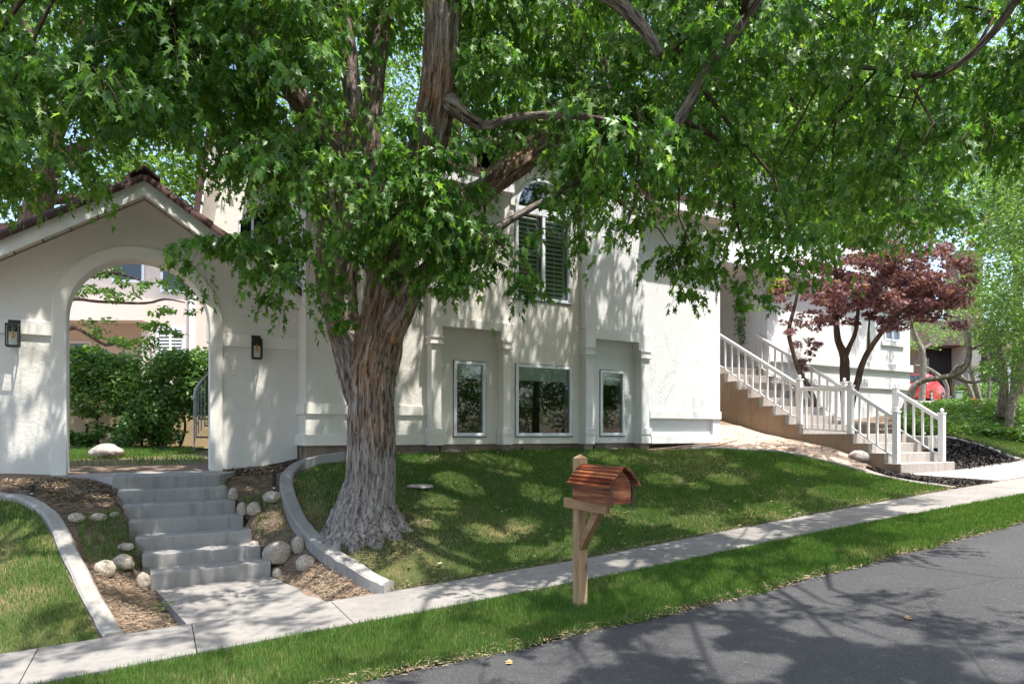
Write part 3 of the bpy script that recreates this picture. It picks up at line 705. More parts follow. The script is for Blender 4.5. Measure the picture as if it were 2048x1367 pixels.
# low block edging right of the top step
mb = MB(); a = P(445, 962, 8.9); b = P(552, 955, 9.35)
d = (Vector(b)-Vector(a)); 
mb.hexa([(a[0], a[1], a[2]-.2), (b[0], b[1], b[2]-.2), (b[0]-.06, b[1]+.11, b[2]-.2), (a[0]-.06, a[1]+.11, a[2]-.2), (a[0], a[1], a[2]+.04), (b[0], b[1], b[2]+.04), (b[0]-.06, b[1]+.11, b[2]+.04), (a[0]-.06, a[1]+.11, a[2]+.04)])
tag(mb.build('edging_block', 'timber_edge', bevel=0.01, origin=a), 'low brown edging block right of the top step', 'edging')

# ------------------------------------------------------------------ garden arch wall
TA = TF+0.81; TH = 0.34
arch = empty('garden_arch', ST(S(275, TA), TA, 1.0), 'cream stucco arch wall with brown tiled gable over the left steps', 'arch')
sl = S(-260, TA); sr = S(611, TF+0.20)-.001; sc_ = S(290, TA); zp = Z(290, 400, TA); slope = 0.66
s_in0, s_in1 = S(133, TA), S(420, TA)     # opening
s_c = (s_in0+s_in1)/2; rr = (s_in1-s_in0)/2; z_top = Z(275, 517, TA); z_sp = z_top-rr
zb = 0.75
def gable_z(s): return zp-slope*abs(s-sc_)
sym_l = 2*sc_-sr-0.4
outer = [(sym_l, zb), (s_in0, zb), (s_in0, z_sp)] + [(s_c-rr*math.cos(a), z_sp+rr*math.sin(a)) for a in np.linspace(0.08, math.pi-0.08, 30)] + [(s_in1, z_sp), (s_in1, zb), (sr, zb), (sr, gable_z(sr)), (sc_, zp), (sym_l, gable_z(sym_l))]
mb = MB(); mb.slab(outer, [], TA, TA+TH); mb.build('wall', 'stucco_wall', arch)
# raised trim round the opening (flush return, 3 cm proud)
tw = (S(133, TA)-S(103, TA))
o1 = [(s_in0-tw, zb), (s_in0+.002, zb), (s_in0+.002, z_sp)] + [(s_c-(rr-.002)*math.cos(a), z_sp+(rr-.002)*math.sin(a)) for a in np.linspace(0.05, math.pi-0.05, 34)] + [(s_in1-.002, z_sp), (s_in1-.002, zb), (s_in1+tw, zb), (s_in1+tw, z_sp)] + [(s_c+(rr+tw)*math.cos(a), z_sp+(rr+tw)*math.sin(a)) for a in np.linspace(0.05, math.pi-0.05, 34)] + [(s_in0-tw, z_sp)]
mb = MB(); mb.slab(o1, [], TA-0.035, TA+0.10); mb.build('trim', 'stucco_trim', arch, bevel=0.006)
zb0, zb1 = Z(50, 669, TA), Z(50, 640, TA)
for (a, b) in ((sym_l, s_in0-tw-.001), (s_in1+tw+.001, sr)):
    mb = MB(); mb.box(a, b, TA-0.034, TA+0.05, zb0, zb1); mb.build('band', 'stucco_trim', arch, bevel=0.006)
# roof: slopes, fascia, soffit, tiles
OV = 0.30
for sg in (-1, 1):
    L = (sr-sc_)+0.25
    e = sc_+sg*L; ze = zp-slope*L
    def q(s, dz, t): return ST(s, t, zp-slope*abs(s-sc_)+dz)
    mb = MB(); mb.hexa([q(sc_, 0.02, TA-OV+.035), q(e, 0.02, TA-OV+.035), q(e, 0.02, TA+TH+OV), q(sc_, 0.02, TA+TH+OV), q(sc_, 0.10, TA-OV+.035), q(e, 0.10, TA-OV+.035), q(e, 0.10, TA+TH+OV), q(sc_, 0.10, TA+TH+OV)])
    sof = mb
    mb = MB(); mb.hexa([q(sc_, -0.03, TA-OV), q(e, -0.03, TA-OV), q(e, -0.03, TA-OV+.03), q(sc_, -0.03, TA-OV+.03), q(sc_, 0.17, TA-OV), q(e, 0.17, TA-OV), q(e, 0.17, TA-OV+.03), q(sc_, 0.17, TA-OV+.03)])
    mb.build('fascia', 'fascia_paint', arch)
    mb = sof; nf0 = len(mb.f)   # boards with thin dark joints
    k = 0.25
    while k < L:
        s = sc_+sg*k; mb.box(s-.004, s+.004, TA-OV+.04, TA-0.002, gable_z(s)+0.006, gable_z(s)+0.022); k += 0.30
    so2 = mb.build('soffit', 'soffit_paint', arch); so2.data.materials.append(MATS['house_dark_trim'])
    for i_ in range(nf0, len(so2.data.polygons)): so2.data.polygons[i_].material_index = 1
    # barrel tiles along the rake edge, and pans behind them
    tiles = MB(); nT = 9; tl = L/nT*1.06
    for i in range(nT):
        s0 = sc_+sg*(L/nT*i-0.02); s1 = sc_+sg*(L/nT*(i+1)+0.03)
        z0 = zp-slope*abs(L/nT*i)+0.17+0.028; z1 = zp-slope*abs(L/nT*(i+1))+0.17-0.0
        a0 = Vector(ST(s0, TA-OV+.05, z0)); a1 = Vector(ST(s1, TA-OV+.05, z1)); ax = (a1-a0).normalized(); fw = Vector((-N[0], -N[1], 0)); up = ax.cross(fw)*(1 if sg > 0 else -1)
        if up.z < 0: up = -up
        ring = []
        for aa, kk in ((a0, 0.86), (a1, 1.06)):
            row = []
            for th_ in np.linspace(-0.30, math.pi*0.98, 10):
                r1 = 0.115*kk; row.append(aa + fw*math.cos(th_)*r1*0.85 + up*(math.sin(th_)*r1*0.85))
            for th_ in np.linspace(math.pi*0.98, -0.30, 10):
                r1 = 0.095*kk; row.append(aa + fw*math.cos(th_)*r1*0.85 + up*(math.sin(th_)*r1*0.85))
            ring.append(row)
        n = len(ring[0]); k0 = len(tiles.v); tiles.v += [tuple(p) for p in ring[0]+ring[1]]
        for j_ in range(n): tiles.f.append((k0+j_, k0+(j_+1) % n, k0+n+(j_+1) % n, k0+n+j_))
        tiles.f.append(tuple(range(k0, k0+n))); tiles.f.append(tuple(range(k0+n, k0+2*n))[::-1])
        # field tiles behind
        for r_ in range(1, 4):
            off = N*(0.21*r_); tiles.add([(p[0]+off[0], p[1]+off[1], p[2]-0.02) for p in ring[0]+ring[1]], [(j_, (j_+1) % n, n+(j_+1) % n, n+j_) for j_ in range(n)])
    tiles.build('roof_tiles', 'roof_tile', arch)
mb = MB()
for i in range(4):
    t0 = TA-OV-0.03+i*0.27; pr = []
    mb.slab([(sc_-.19, zp+.23), (sc_, zp+.37), (sc_+.19, zp+.23), (sc_+.17, zp+.205), (sc_, zp+.335), (sc_-.17, zp+.205)], [], t0, t0+0.29-0.004*i)
mb.build('ridge_cap', 'roof_tile', arch, bevel=0.01)

# wall lanterns
def lantern(px, py_top, py_bot, label):
    t = TA-0.025; s = S(px, t); z1 = Z(px, py_top, t); z0 = Z(px, py_bot, t); h = z1-z0
    o = empty('wall_lantern', ST(s, t, z0), label, 'wall light', 'black lanterns on the arch wall')
    mb = MB(); mb.box(s-.065, s+.065, t-.02, t, z1-h*.42, z1); mb.build('backplate', 'black_metal', o, bevel=.003)
    mb = MB(); mb.box(s-.055, s+.055, t-.17, t-.02, z1-h*.25, z1-h*.21)
    mb.box(s-.02, s+.02, t-.05, t-.02, z1-h*.3, z1-h*.15); w = .008
    a0, a1, b0, b1 = s-.062, s+.062, t-.178, t-.045; zt_ = z1-h*.22
    for (x, y) in ((a0, b0), (a1, b0), (a0, b1), (a1, b1)): mb.box(x-w, x+w, y-w, y+w, z0, zt_)
    for z in (z0, zt_-.004):
        mb.box(a0-w, a1+w, b0-w, b0+w, z, z+.018); mb.box(a0-w, a1+w, b1-w, b1+w, z, z+.018)
        mb.box(a0-w, a0+w, b0+w, b1-w, z, z+.018); mb.box(a1-w, a1+w, b0+w, b1-w, z, z+.018)
    mb.build('cage', 'black_metal', o)
    mb = MB()
    for q in ((a0, a1, b0-.001, b0+.001), (a0-.001, a0+.001, b0, b1), (a1-.001, a1+.001, b0, b1)): mb.box(*q, z0+.018, zt_-.004)
    mb.build('glass', 'lantern_glass', o)
    c = ST(s, t-.11, zt_); mb = MB(); mb.lathe((c[0], c[1], zt_-.07), [(.014, 0), (.02, .01), (.02, .06), (.012, .07)], 12); mb.build('socket', 'black_metal', o, smooth=True)
    mb = MB(); mb.lathe((c[0], c[1], zt_-.17), [(.003, 0), (.022, .012), (.028, .035), (.022, .065), (.011, .09), (.011, .10)], 14); mb.build('bulb', 'amber_glass', o, smooth=True)
lantern(29, 640, 695, 'black box lantern on the arch wall left of the opening')
lantern(512, 671, 719, 'black box lantern on the arch wall right of the opening')

# ------------------------------------------------------------------ the white house
T0 = TF; T1 = TF+0.20; TC = TF+0.17
house = empty('house', ST(S(1000, TF), TF, 1.3), 'large white stucco house with piers, lower windows and tall arched window', 'house')
ZB = 1.43
def hp(name, mat='stucco_wall', bevel=0.0, **kw): return name
sA0, sA1 = S(611, T1), S(862, T1)
ZTOP = 5.7
def rect(s0, s1, z0, z1): return [(s0, z0), (s1, z0), (s1, z1), (s0, z1)]
def wpx(px0, px1, pyt, pyb, t):
    return S(px0, t), S(px1, t), Z(px0, pyb, t), Z(px0, pyt, t)
win1 = wpx(907, 971, 721, 872, T1); win2 = wpx(1031, 1144, 727, 872, TC); win3 = wpx(1200, 1249, 739.5, 871, T1)
# wall A
mb = MB(); mb.slab(rect(sA0, S(868, T0+.1), ZB, ZTOP), [], T1, T1+.25); mb.box(sA0-.0, sA0+.25, T1+.25, TA+.6, ZB, ZTOP); mb.build('wall', 'stucco_wall', house)
# wall B with window 1
sB0, sB1 = S(868, T0+.1), S(1012, T0+.1)
mb = MB(); mb.slab(rect(sB0, sB1, ZB, ZTOP), [rect(*win1)], T1, T1+.25); mb.build('wall', 'stucco_wall', house)
# wall C with window 2 and the tall arched window
sC0, sC1 = sB1, S(1180, T0+.1)
sw0, sw1 = S(1030, TC), S(1141, TC); zw0 = Z(1086, 603, TC); scw = (sw0+sw1)/2; rw = (sw1-sw0)/2; zwt = Z(1083, 357, TC); zws = zwt-rw
archhole = [(sw0, zw0), (sw1, zw0), (sw1, zws)] + [(scw+rw*math.cos(a), zws+rw*math.sin(a)) for a in np.linspace(0.1, math.pi-0.1, 22)] + [(sw0, zws)]
peakC = (sC0+sC1)/2
mb = MB(); mb.slab([(sC0, ZB), (sC1, ZB), (sC1, 6.1), (peakC, 6.9), (sC0, 6.1)], [rect(*win2), archhole], TC, TC+.25); mb.build('wall', 'stucco_wall', house)
# wall E with window 3
sE0, sE1 = sC1, S(1292, T0+.1)
mb = MB(); mb.slab(rect(sE0, sE1, ZB, Z(1240, 660, T1)), [rect(*win3)], T1, T1+.25)
mb.build('wall', 'stucco_white', house)
zLt3 = Z(1192, 657, T0)
mb = MB(); mb.slab(rect(S(1172, T0), S(1293, T0), zLt3, 6.1), [], T0+.02, T0+.45); mb.build('wall', 'stucco_white', house)
# wall F
sF0, sF1 = S(1290, T0+.03), S(1440, T0+.03)
zp0, zp1 = Z(1300, 868.5, T0), Z(1300, 837, T0)
mb = MB(); mb.slab(rect(sF0, sF1, ZB, 5.9), [rect(S(1300, T0), S(1428, T0), zp0, zp1)], T0+.03, T0+.09)
mb.box(sF0, sF1, T0+.09, T0+.35, ZB, 5.9); mb.box(sF1-.3, sF1-.002, T0+.35, T0+3.2, ZB-.4, 5.9); mb.build('wall', 'stucco_white', house)
mb = MB(); mb.box(S(1300, T0), sF1+.015, T0, T0+.045, Z(1300, 836, T0), Z(1300, 820, T0)); mb.build('band', 'stucco_white_trim', house, bevel=.006)
mb = MB(); mb.box(S(1304, T0), sF1+.015, T0, T0+.045, ZB-.02, Z(1300, 870, T0)); mb.build('band', 'stucco_white_trim', house, bevel=.006)
# bands on wall A
for (y0, y1, pr) in ((827.5, 806, .03), (891, 868.5, .035)):
    mb = MB(); mb.box(sA0-pr, S(862, T0)+.1, T1-pr, T1+.02, Z(611, y0, T1)-.0, Z(611, y1, T1)); mb.box(sA0-pr, sA0+.01, T1+.02, TA-.001, Z(611, y0, T1), Z(611, y1, T1)); mb.build('band', 'stucco_trim', house, bevel=.006)
# upper left return up to the arch wall
# piers
def pier(p0, p1, ycap0, ycap1, mat, pz0=None):
    s0, s1 = S(p0, T0), S(p1, T0); zc1 = Z(p0, ycap0, T0); zc0 = Z(p0, ycap1, T0)
    mb = MB(); mb.box(s0, s1, T0, T1+.02, ZB, zc1+.02); mb.build('pier', mat, house, bevel=.008)
    e = .035
    mb = MB(); mb.box(s0-e, s1+e, T0-e, T1-.001, zc1-.05, zc1); mb.box(s0-e*.5, s1+e*.5, T0-e*.6, T1-.002, zc0+.03, zc1-.05); mb.box(s0-e, s1+e, T0-e, T1-.001, zc0, zc0+.03)
    mb.build('capital', mat, house, bevel=.006)
    mb = MB(); mb.box(s0-.02, s1+.03, T0-.02, T1-.001, ZB-.012, Z(p0, 868.5, T0)); mb.box(s0-.03, s1+.04, T0-.03, T1-.002, Z(p0, 868.5, T0), Z(p0, 856, T0)); mb.build('plinth', mat, house, bevel=.005)
pier(863, 883, 668, 687, 'stucco_trim'); pier(1007, 1021, 679, 698, 'stucco_trim'); pier(1172, 1186, 690, 709, 'stucco_white_trim'); pier(1283, 1299, 699, 717, 'stucco_white_trim')
# pier tops above the capitals + lintels (headers) over the recesses
def lintel(p0, p1, yb0, yt0, mat, thru=True):
    s0, s1 = S(p0, T0), S(p1, T0); zb_ = Z(p0, yb0, T0); zt_ = Z(p0, yt0, T0)
    mb = MB(); mb.box(s0, s1, T0, T1+.02, zb_, zt_); mb.build('lintel', mat, house, bevel=.006); return zb_, zt_
zlb, zlt = lintel(862, 1027, 650, 632, 'stucco_trim')
lintel(1172, 1300, 675.5, 656, 'stucco_white_trim')
for (a, b, y0, mat) in ((863, 885, 669, 'stucco_trim'), (1003, 1027, 680, 'stucco_trim')):
    mb = MB(); mb.box(S(a, T0), S(b, T0), T0, T1+.01, Z(a, y0, T0), zlb+.001); mb.build('pier', mat, house)
for (a, b, y0) in ((1172, 1192, 690), (1278, 1300, 700)):
    mb = MB(); mb.box(S(a, T0), S(b, T0), T0, T1+.01, Z(a, y0, T0), Z(1172, 675, T0)); mb.build('pier', 'stucco_white_trim', house)
# upper wall above first lintel (a little back of the lintel)
mb = MB(); mb.slab(rect(S(863, T0+.03), S(1010, T0+.03), zlt-.001, ZTOP), [], T0+.04, T1-.003); mb.build('wall', 'stucco_wall', house)
# foundation
mb = MB(); mb.box(sA0+.02, sF1-.02, T1+.05, T1+.4, .75, ZB+.03); mb.box(sA0+.02, sA0+.3, T1+.3, TA+.5, .75, ZB+.03); mb.build('foundation', 'foundation_concrete', house)
for (a, b) in ((863, 885), (1007, 1023), (1172, 1188), (1283, 1301)):
    mb = MB(); mb.box(S(a, T0)+.0, S(b, T0), T0+.05, T1+.05, .75, ZB+.002); mb.build('foundation', 'foundation_concrete', house)
# rooms behind the glass
mb = MB()
for (s0, s1, z0, z1) in (win1, win2, win3):
    a0, a1, tA, tB = s0-.5, s1+.6, T1+.26, T1+2.6
    for q in ((a0, a1, tB, tB+.05, z0-.5, z1+.4), (a0-.05, a0, tA, tB, z0-.5, z1+.4), (a1, a1+.05, tA, tB, z0-.5, z1+.4), (a0, a1, tA, tB, z0-.55, z0-.5), (a0, a1, tA, tB, z1+.4, z1+.45)): mb.box(*q)
mb.build('room_wall', 'interior_dark', house)
mb = MB(); mb.box(sw0-.6, sw1+.6, TC+1.8, TC+1.85, zw0-.3, zwt+.6); mb.box(sw0-.65, sw0-.6, TC+.26, TC+1.8, zw0-.3, zwt+.6); mb.box(sw1+.6, sw1+.65, TC+.26, TC+1.8, zw0-.3, zwt+.6); mb.box(sw0-.6, sw1+.6, TC+.26, TC+1.8, zw0-.35, zw0-.3); mb.box(sw0-.6, sw1+.6, TC+.26, TC+1.8, zwt+.6, zwt+.65)
mb.build('room_wall', 'interior_warm', house)

def window(parent, s0, s1, z0, z1, t, blind=0.22, louvres=False, fw=.055, mull=0, blindmat='blind_fabric'):
    f = MB(); tf0, tf1 = t-.022, t+.06
    f.box(s0, s1, tf0, tf1, z0, z0+fw); f.box(s0, s1, tf0, tf1, z1-fw, z1); f.box(s0, s0+fw, tf0, tf1, z0+fw, z1-fw); f.box(s1-fw, s1, tf0, tf1, z0+fw, z1-fw)
    for k in range(mull):
        c = s0+(s1-s0)*(k+1)/(mull+1); f.box(c-.03, c+.03, tf0+.004, tf1-.004, z0+fw, z1-fw)
    w = f.build('window', 'vinyl_white', parent, bevel=.006)
    g = MB(); g.box(s0-.012, s1+.012, t-.004, t+.005, z1, z1+.012); g.box(s0-.012, s0, t-.004, t+.005, z0, z1); g.box(s1, s1+.012, t-.004, t+.005, z0, z1); g.box(s0-.012, s1+.012, t-.012, t+.005, z0-.014, z0)
    g.build('gasket', 'house_dark_trim', w)
    p = MB(); p.poly([ST(s0+fw-.005, t+.02, z0+fw-.005), ST(s1-fw+.005, t+.02, z0+fw-.005), ST(s1-fw+.005, t+.02, z1-fw+.005), ST(s0+fw-.005, t+.02, z1-fw+.005)])
    p.build('pane', 'window_glass', w, fixn=False)
    if blind:
        b = MB(); hh = (z1-z0)*blind; zz = z1-fw
        b.box(s0+fw, s1-fw, t+.07, t+.12, zz-.035, zz-.003); k = 0
        while k*.014 < hh-.04:
            b.box(s0+fw+.006, s1-fw-.006, t+.075, t+.11, zz-.042-k*.014-.009, zz-.042-k*.014); k += 1
        b.build('blind', blindmat, w)
    if louvres:
        b = MB(); n = int((z1-z0-2*fw)/.078); segs = [(s0+fw, s1-fw)] if not mull else [(s0+fw, (s0+s1)/2-.03), ((s0+s1)/2+.03, s1-fw)]
        for (a, c) in segs:
            b.box(a, a+.035, t+.09, t+.12, z0+fw, z1-fw); b.box(c-.05, c, t+.09, t+.12, z0+fw, z1-fw)
            for k in range(n):
                z = z0+fw+.05+k*.078; b.hexa([ST(a+.035, t+.085, z-.024), ST(c-.05, t+.085, z-.024), ST(c-.05, t+.115, z+.020), ST(a+.035, t+.115, z+.020), ST(a+.035, t+.085, z-.012), ST(c-.05, t+.085, z-.012), ST(c-.05, t+.115, z+.032), ST(a+.035, t+.115, z+.032)])
            b.box((a+c)/2-.006, (a+c)/2+.006, t+.078, t+.084, z0+fw+.03, z1-fw-.03)
        b.build('shutter', 'shutter_paint', w)
    return w
window(house, *win1, T1, .17); window(house, *win2, TC, .17); window(house, *win3, T1, .17)
# tall arched window
zm = Z(1075, 425, TC)
wl_ = window(house, sw0, sw1, zw0, zm, TC, 0, True, .06, 1)
mb = MB(); ring_o = [(sw1, zm), (sw1, zws)] + [(scw+rw*math.cos(a), zws+rw*math.sin(a)) for a in np.linspace(0.1, math.pi-0.1, 22)] + [(sw0, zws), (sw0, zm)]
ri = rw-.06; ring_i = [(sw0+.06, zm+.06), (sw0+.06, zws)] + [(scw-ri*math.cos(a), zws+ri*math.sin(a)) for a in np.linspace(0.1, math.pi-0.1, 22)] + [(sw1-.06, zws), (sw1-.06, zm+.06)]
mb.slab(ring_o, [ring_i], TC-.022, TC+.06); wt = mb.build('window', 'vinyl_white', house)
mb = MB(); mb.poly([ST(a, TC+.02, b) for a, b in ring_i]); mb.build('pane', 'window_glass', wt, fixn=False)
# thin arched surround
mb = MB(); e = .10
so = [(scw+(rw+e)*math.cos(a), zws+(rw+e)*math.sin(a)) for a in np.linspace(0, math.pi, 24)] + [(scw-(rw+.012)*math.cos(a), zws+(rw+.012)*math.sin(a)) for a in np.linspace(0, math.pi, 24)]
mb.slab(so, [], TC-.03, TC+.02); mb.build('trim', 'stucco_trim', house)
# right flank of the centre bay is the thick wall over the third recess; roofs
def roof_plane(s0, s1, t_e, z_e, t_r, z_r, name='roof'):
    mb = MB(); mb.hexa([ST(s0, t_e, z_e), ST(s1, t_e, z_e), ST(s1, t_r, z_r), ST(s0, t_r, z_r), ST(s0, t_e, z_e+.10), ST(s1, t_e, z_e+.10), ST(s1, t_r, z_r+.10), ST(s0, t_r, z_r+.10)])
    return mb.build(name, 'roof_tile', house)
zE = 5.78
def eave(s0, s1, t, z):
    mb = MB(); mb.box(s0, s1, t, t+.03, z-.10, z+.09); mb.build('fascia', 'white_paint', house)
    mb = MB(); mb.box(s0, s1, t+.03, t+.5, z-.04, z-.02); mb.build('soffit', 'soffit_paint', house)
eave(sF0, sF1+.4, T0-.42, 5.88); roof_plane(sF0, sF1+.4, T0-.44, 5.97, T0+4.5, 7.9)
eave(sA0-.35, sC0, T1-.40, 5.66); roof_plane(sA0-.35, sC0, T1-.42, 5.75, T0+4.5, 7.7)
roof_plane(sC0+.3, sF0, T0-.15, 6.9, T0+4.5, 7.2)
mb = MB(); mb.slab([(sC0-.1, 6.05), (peakC, 6.95), (sC1+.1, 6.05), (sC1+.1, 6.25), (peakC, 7.12), (sC0-.1, 6.25)], [], TC-.3, T0+4); mb.build('roof', 'roof_tile', house)
# left gable of the house seen over the arch roof
TG = TF+2.9
gs = [S(424, TG), S(470, TG), S(680, TG)]
gz0 = Z(424, 470, TG); gpl = [(S(415, TG), 3.2), (S(700, TG), 3.2), (S(700, TG), Z(700, 330, TG)), (S(560, TG), Z(560, 270, TG)), (S(456, TG), Z(456, 290, TG)), (S(424, TG), Z(424, 430, TG)), (S(415, TG), Z(415, 470, TG))]
w_s = [(S(477, TG), 3.6), (S(560, TG), 3.6), (S(560, TG), Z(560, 383, TG)), (S(477, TG), Z(477, 438, TG))]
mb = MB(); mb.slab(gpl, [w_s], TG, TG+.2); mb.build('gable_wall', 'stucco_wall', house)
def inset(p, k): 
    cx = sum(a for a, b in p)/len(p); cz = sum(b for a, b in p)/len(p); return [(a+(cx-a)*k, b+(cz-b)*k) for a, b in p]
mb = MB(); mb.slab(w_s, [inset(w_s, .09)[::-1]], TG-.02, TG+.05); mb.box(S(505, TG)-.02, S(505, TG)+.02, TG-.01, TG+.04, 3.7, Z(505, 425, TG)); gw = mb.build('window', 'vinyl_white', house)
mb = MB(); mb.poly([ST(a, TG+.02, b) for a, b in inset(w_s, .08)]); mb.build('pane', 'dark_glass', gw, fixn=False)
rk = [(S(424, TG), Z(424, 450, TG)), (S(456, TG), Z(456, 300, TG))]
mb = MB(); a, b = rk
mb.hexa([ST(a[0]-.22, TG-.55, a[1]-.2), ST(a[0]+.0, TG-.0, a[1]-.2), ST(a[0]+.0, TG+1.5, a[1]-.2), ST(a[0]-.22, TG+1.5, a[1]-.2), ST(b[0]-.22, TG-.55, b[1]+.2), ST(b[0], TG, b[1]+.2), ST(b[0], TG+1.5, b[1]+.2), ST(b[0]-.22, TG+1.5, b[1]+.2)])
mb.build('rake_soffit', 'soffit_paint', house)
mb = MB(); mb.hexa([ST(a[0]-.26, TG-.58, a[1]-.2), ST(a[0]-.225, TG-.58, a[1]-.2), ST(a[0]-.225, TG+1.5, a[1]-.2), ST(a[0]-.26, TG+1.5, a[1]-.2), ST(b[0]-.26, TG-.58, b[1]+.2), ST(b[0]-.225, TG-.58, b[1]+.2), ST(b[0]-.225, TG+1.5, b[1]+.2), ST(b[0]-.26, TG+1.5, b[1]+.2)])
mb.build('rake_fascia', 'fascia_paint', house)
mb = MB(); mb.hexa([ST(a[0]-.36, TG-.58, a[1]-.3), ST(a[0]-.265, TG-.58, a[1]-.3), ST(a[0]-.265, TG+1.5, a[1]-.3), ST(a[0]-.36, TG+1.5, a[1]-.3), ST(b[0]-.36, TG-.58, b[1]+.2), ST(b[0]-.265, TG-.58, b[1]+.2), ST(b[0]-.265, TG+1.5, b[1]+.2), ST(b[0]-.36, TG+1.5, b[1]+.2)])
mb.build('roof', 'roof_tile', house)

# black stand inside the middle lower window
c = ST(S(1082, TC+.7), TC+.7); zc = Z(1082, 812, TC+.7)
st = empty('music_stand', (c[0], c[1], 1.0), 'black stand seen through the wide lower window', 'stand')
mb = MB(); s_ = S(1082, TC+.7); mb.slab([(s_-.13, zc), (s_+.12, zc), (s_+.15, zc+.15), (s_-.15, zc+.15)], [], TC+.68, TC+.71); mb.build('desk', 'black_metal', st)
mb = MB(); mb.tube([(c[0], c[1], 1.0), (c[0], c[1], zc+.02)], .014, 8); mb.tube([(c[0], c[1], zc-.12), (c[0], c[1], zc+.0)], .03, 8); mb.build('pole', 'black_metal', st)

# ------------------------------------------------------------------ right wing, porch
TP = 11.45
zfloor = 3.24
mb = MB()
TGw = 11.3
sG0, sG1 = S(1535, TGw), S(1820, TGw)
gwin = (S(1768, TGw), S(1801, TGw), Z(1780, 682, TGw), Z(1780, 600, TGw))
mb.slab(rect(sG0, sG1, 1.2, 8.3), [rect(*gwin)], TGw, TGw+.3); mb.box(sG0, sG0+.3, TGw+.3, TGw+3.5, 1.2, 8.3); mb.box(sG1-.3, sG1, TGw+.3, TGw+6, 1.2, 8.3); mb.build('wall', 'stucco_white', house)
mb = MB(); mb.box(sG0, sG1+.06, TGw-.07, TGw, Z(1820, 745, TGw), Z(1820, 731, TGw)); mb.box(sG0, sG1+.04, TGw-.05, TGw, Z(1820, 781, TGw), Z(1820, 769, TGw)); mb.build('band', 'stucco_white_trim', house, bevel=.008)
window(house, *gwin, TGw, .4, False, .07, 1)
mb = MB(); mb.box(gwin[0]-.15, gwin[1]+.15, TGw-.05, TGw, gwin[2]-.14, gwin[2]-.02); mb.build('sill', 'stucco_white_trim', house)
sv = S(1727, TGw-.06); zv = Z(1727, 762, TGw)
mb = MB()
for i in range(8): mb.box(sv-.28+i*.065, sv-.28+i*.065+.025, TGw-.062, TGw-.052, zv-.15, zv+.05)
mb.build('vent', 'grey_metal', house)
mb = MB(); mb.box(sF1+.0, S(1600, TP)+1.0, TP+.0, TP+3.2, zfloor-1.7, zfloor); mb.build('porch_floor', 'concrete_light', house)
# porch back wall with shuttered side window and door
TB = TP+2.0
sd0, sd1 = S(1444, TB), S(1484, TB)
dwin = (S(1447, TB), S(1476, TB), zfloor+.1, Z(1460, 573, TB))
mb = MB(); mb.slab(rect(sF1-.3, sG0+.2, zfloor, 7.0), [rect(*dwin)], TB, TB+.2); mb.build('wall', 'stucco_pink', house)
window(house, *dwin, TB, 0, True, .06, 0)
mb = MB(); mb.box(dwin[0], dwin[1], TB+.5, TB+.55, dwin[2], dwin[3]); mb.build('room_wall', 'interior_dark', house)
mb = MB(); mb.box(sF1-.1, sG0+.1, TP-.2, TB+.1, 5.75, 5.9); mb.build('porch_ceiling', 'soffit_paint', house)
mb = MB(); mb.box(sF1+.02, sG1+.4, TP-.45, TP-.25, 5.65, 6.1); mb.build('fascia', 'white_paint', house)
roof_plane(sG0-.2, sG1+.5, TGw-.5, 8.3, TGw+4, 9.8)
sc = S(1516, TP+.25)
mb = MB(); mb.box(sc-.14, sc+.14, TP+.12, TP+.40, zfloor, 5.75); mb.build('column', 'stucco_white_trim', house, bevel=.01)
mb = MB(); mb.box(sc-.18, sc+.18, TP+.08, TP+.44, zfloor, zfloor+.25); mb.build('column', 'stucco_white_trim', house, bevel=.01)

# house number, painted metal digits running down the corner: 7031
def digits():
    seg = {'7': [[(-.45, 1), (.45, 1), (-.1, -1)]], '0': [[(.45*math.cos(a), math.sin(a)) for a in np.linspace(0, 2*math.pi, 17)]],
           '3': [[(-.4, .75), (-.15, 1), (.25, .95), (.4, .6), (.25, .15), (-.1, .05), (.3, -.05), (.45, -.5), (.2, -.95), (-.2, -1), (-.45, -.7)]], '1': [[(-.3, .6), (.05, 1), (.05, -1)]]}
    root = empty('house_number', ST(S(1435, T0), T0, 4), 'black house number 7031 running down the white wall corner', 'house number')
    for ch, py in zip('7031', (557, 571, 586, 600)):
        z = Z(1435, py, T0); s = S(1435, T0-.005); mb = MB()
        for st_ in seg[ch]: mb.tube([ST(s+a*.05, T0+.012, z+b*.062) for a, b in st_], .0085, 6)
        mb.build('digit', 'black_metal', root)
digits()

# ------------------------------------------------------------------ porch steps
SL, SR = 11.83, 13.60; tb = 6.94; r1 = .181; t1 = .31
zb_ = 1.6-4*r1
pst = empty('porch_steps', ST(SL, tb, zb_), 'pale concrete porch steps in two flights with tan side wall', 'steps')
def step_block(t0, t1_, z1, zlow, name='step'):
    mb = MB(); mb.box(SL, SR, t0, t1_, zlow, z1); mb.build(name, 'concrete_light', pst, bevel=.008)
zz = zb_; edges_t = []
for k in range(4):
    t0 = tb+t1*k; zz += r1; t2 = t0+t1+.05 if k < 3 else 9.07+.05
    step_block(t0, t2, zz, zz-r1-.05); edges_t.append((t0, zz))
r2 = (zfloor-zz)/8; tt0 = 9.07; tr = (TP-tt0)/7
for k in range(8):
    t0 = tt0+tr*k; zz += r2; step_block(t0, t0+tr+.05 if k < 7 else TP+.5, zz, zz-r2-.05); edges_t.append((t0, zz))
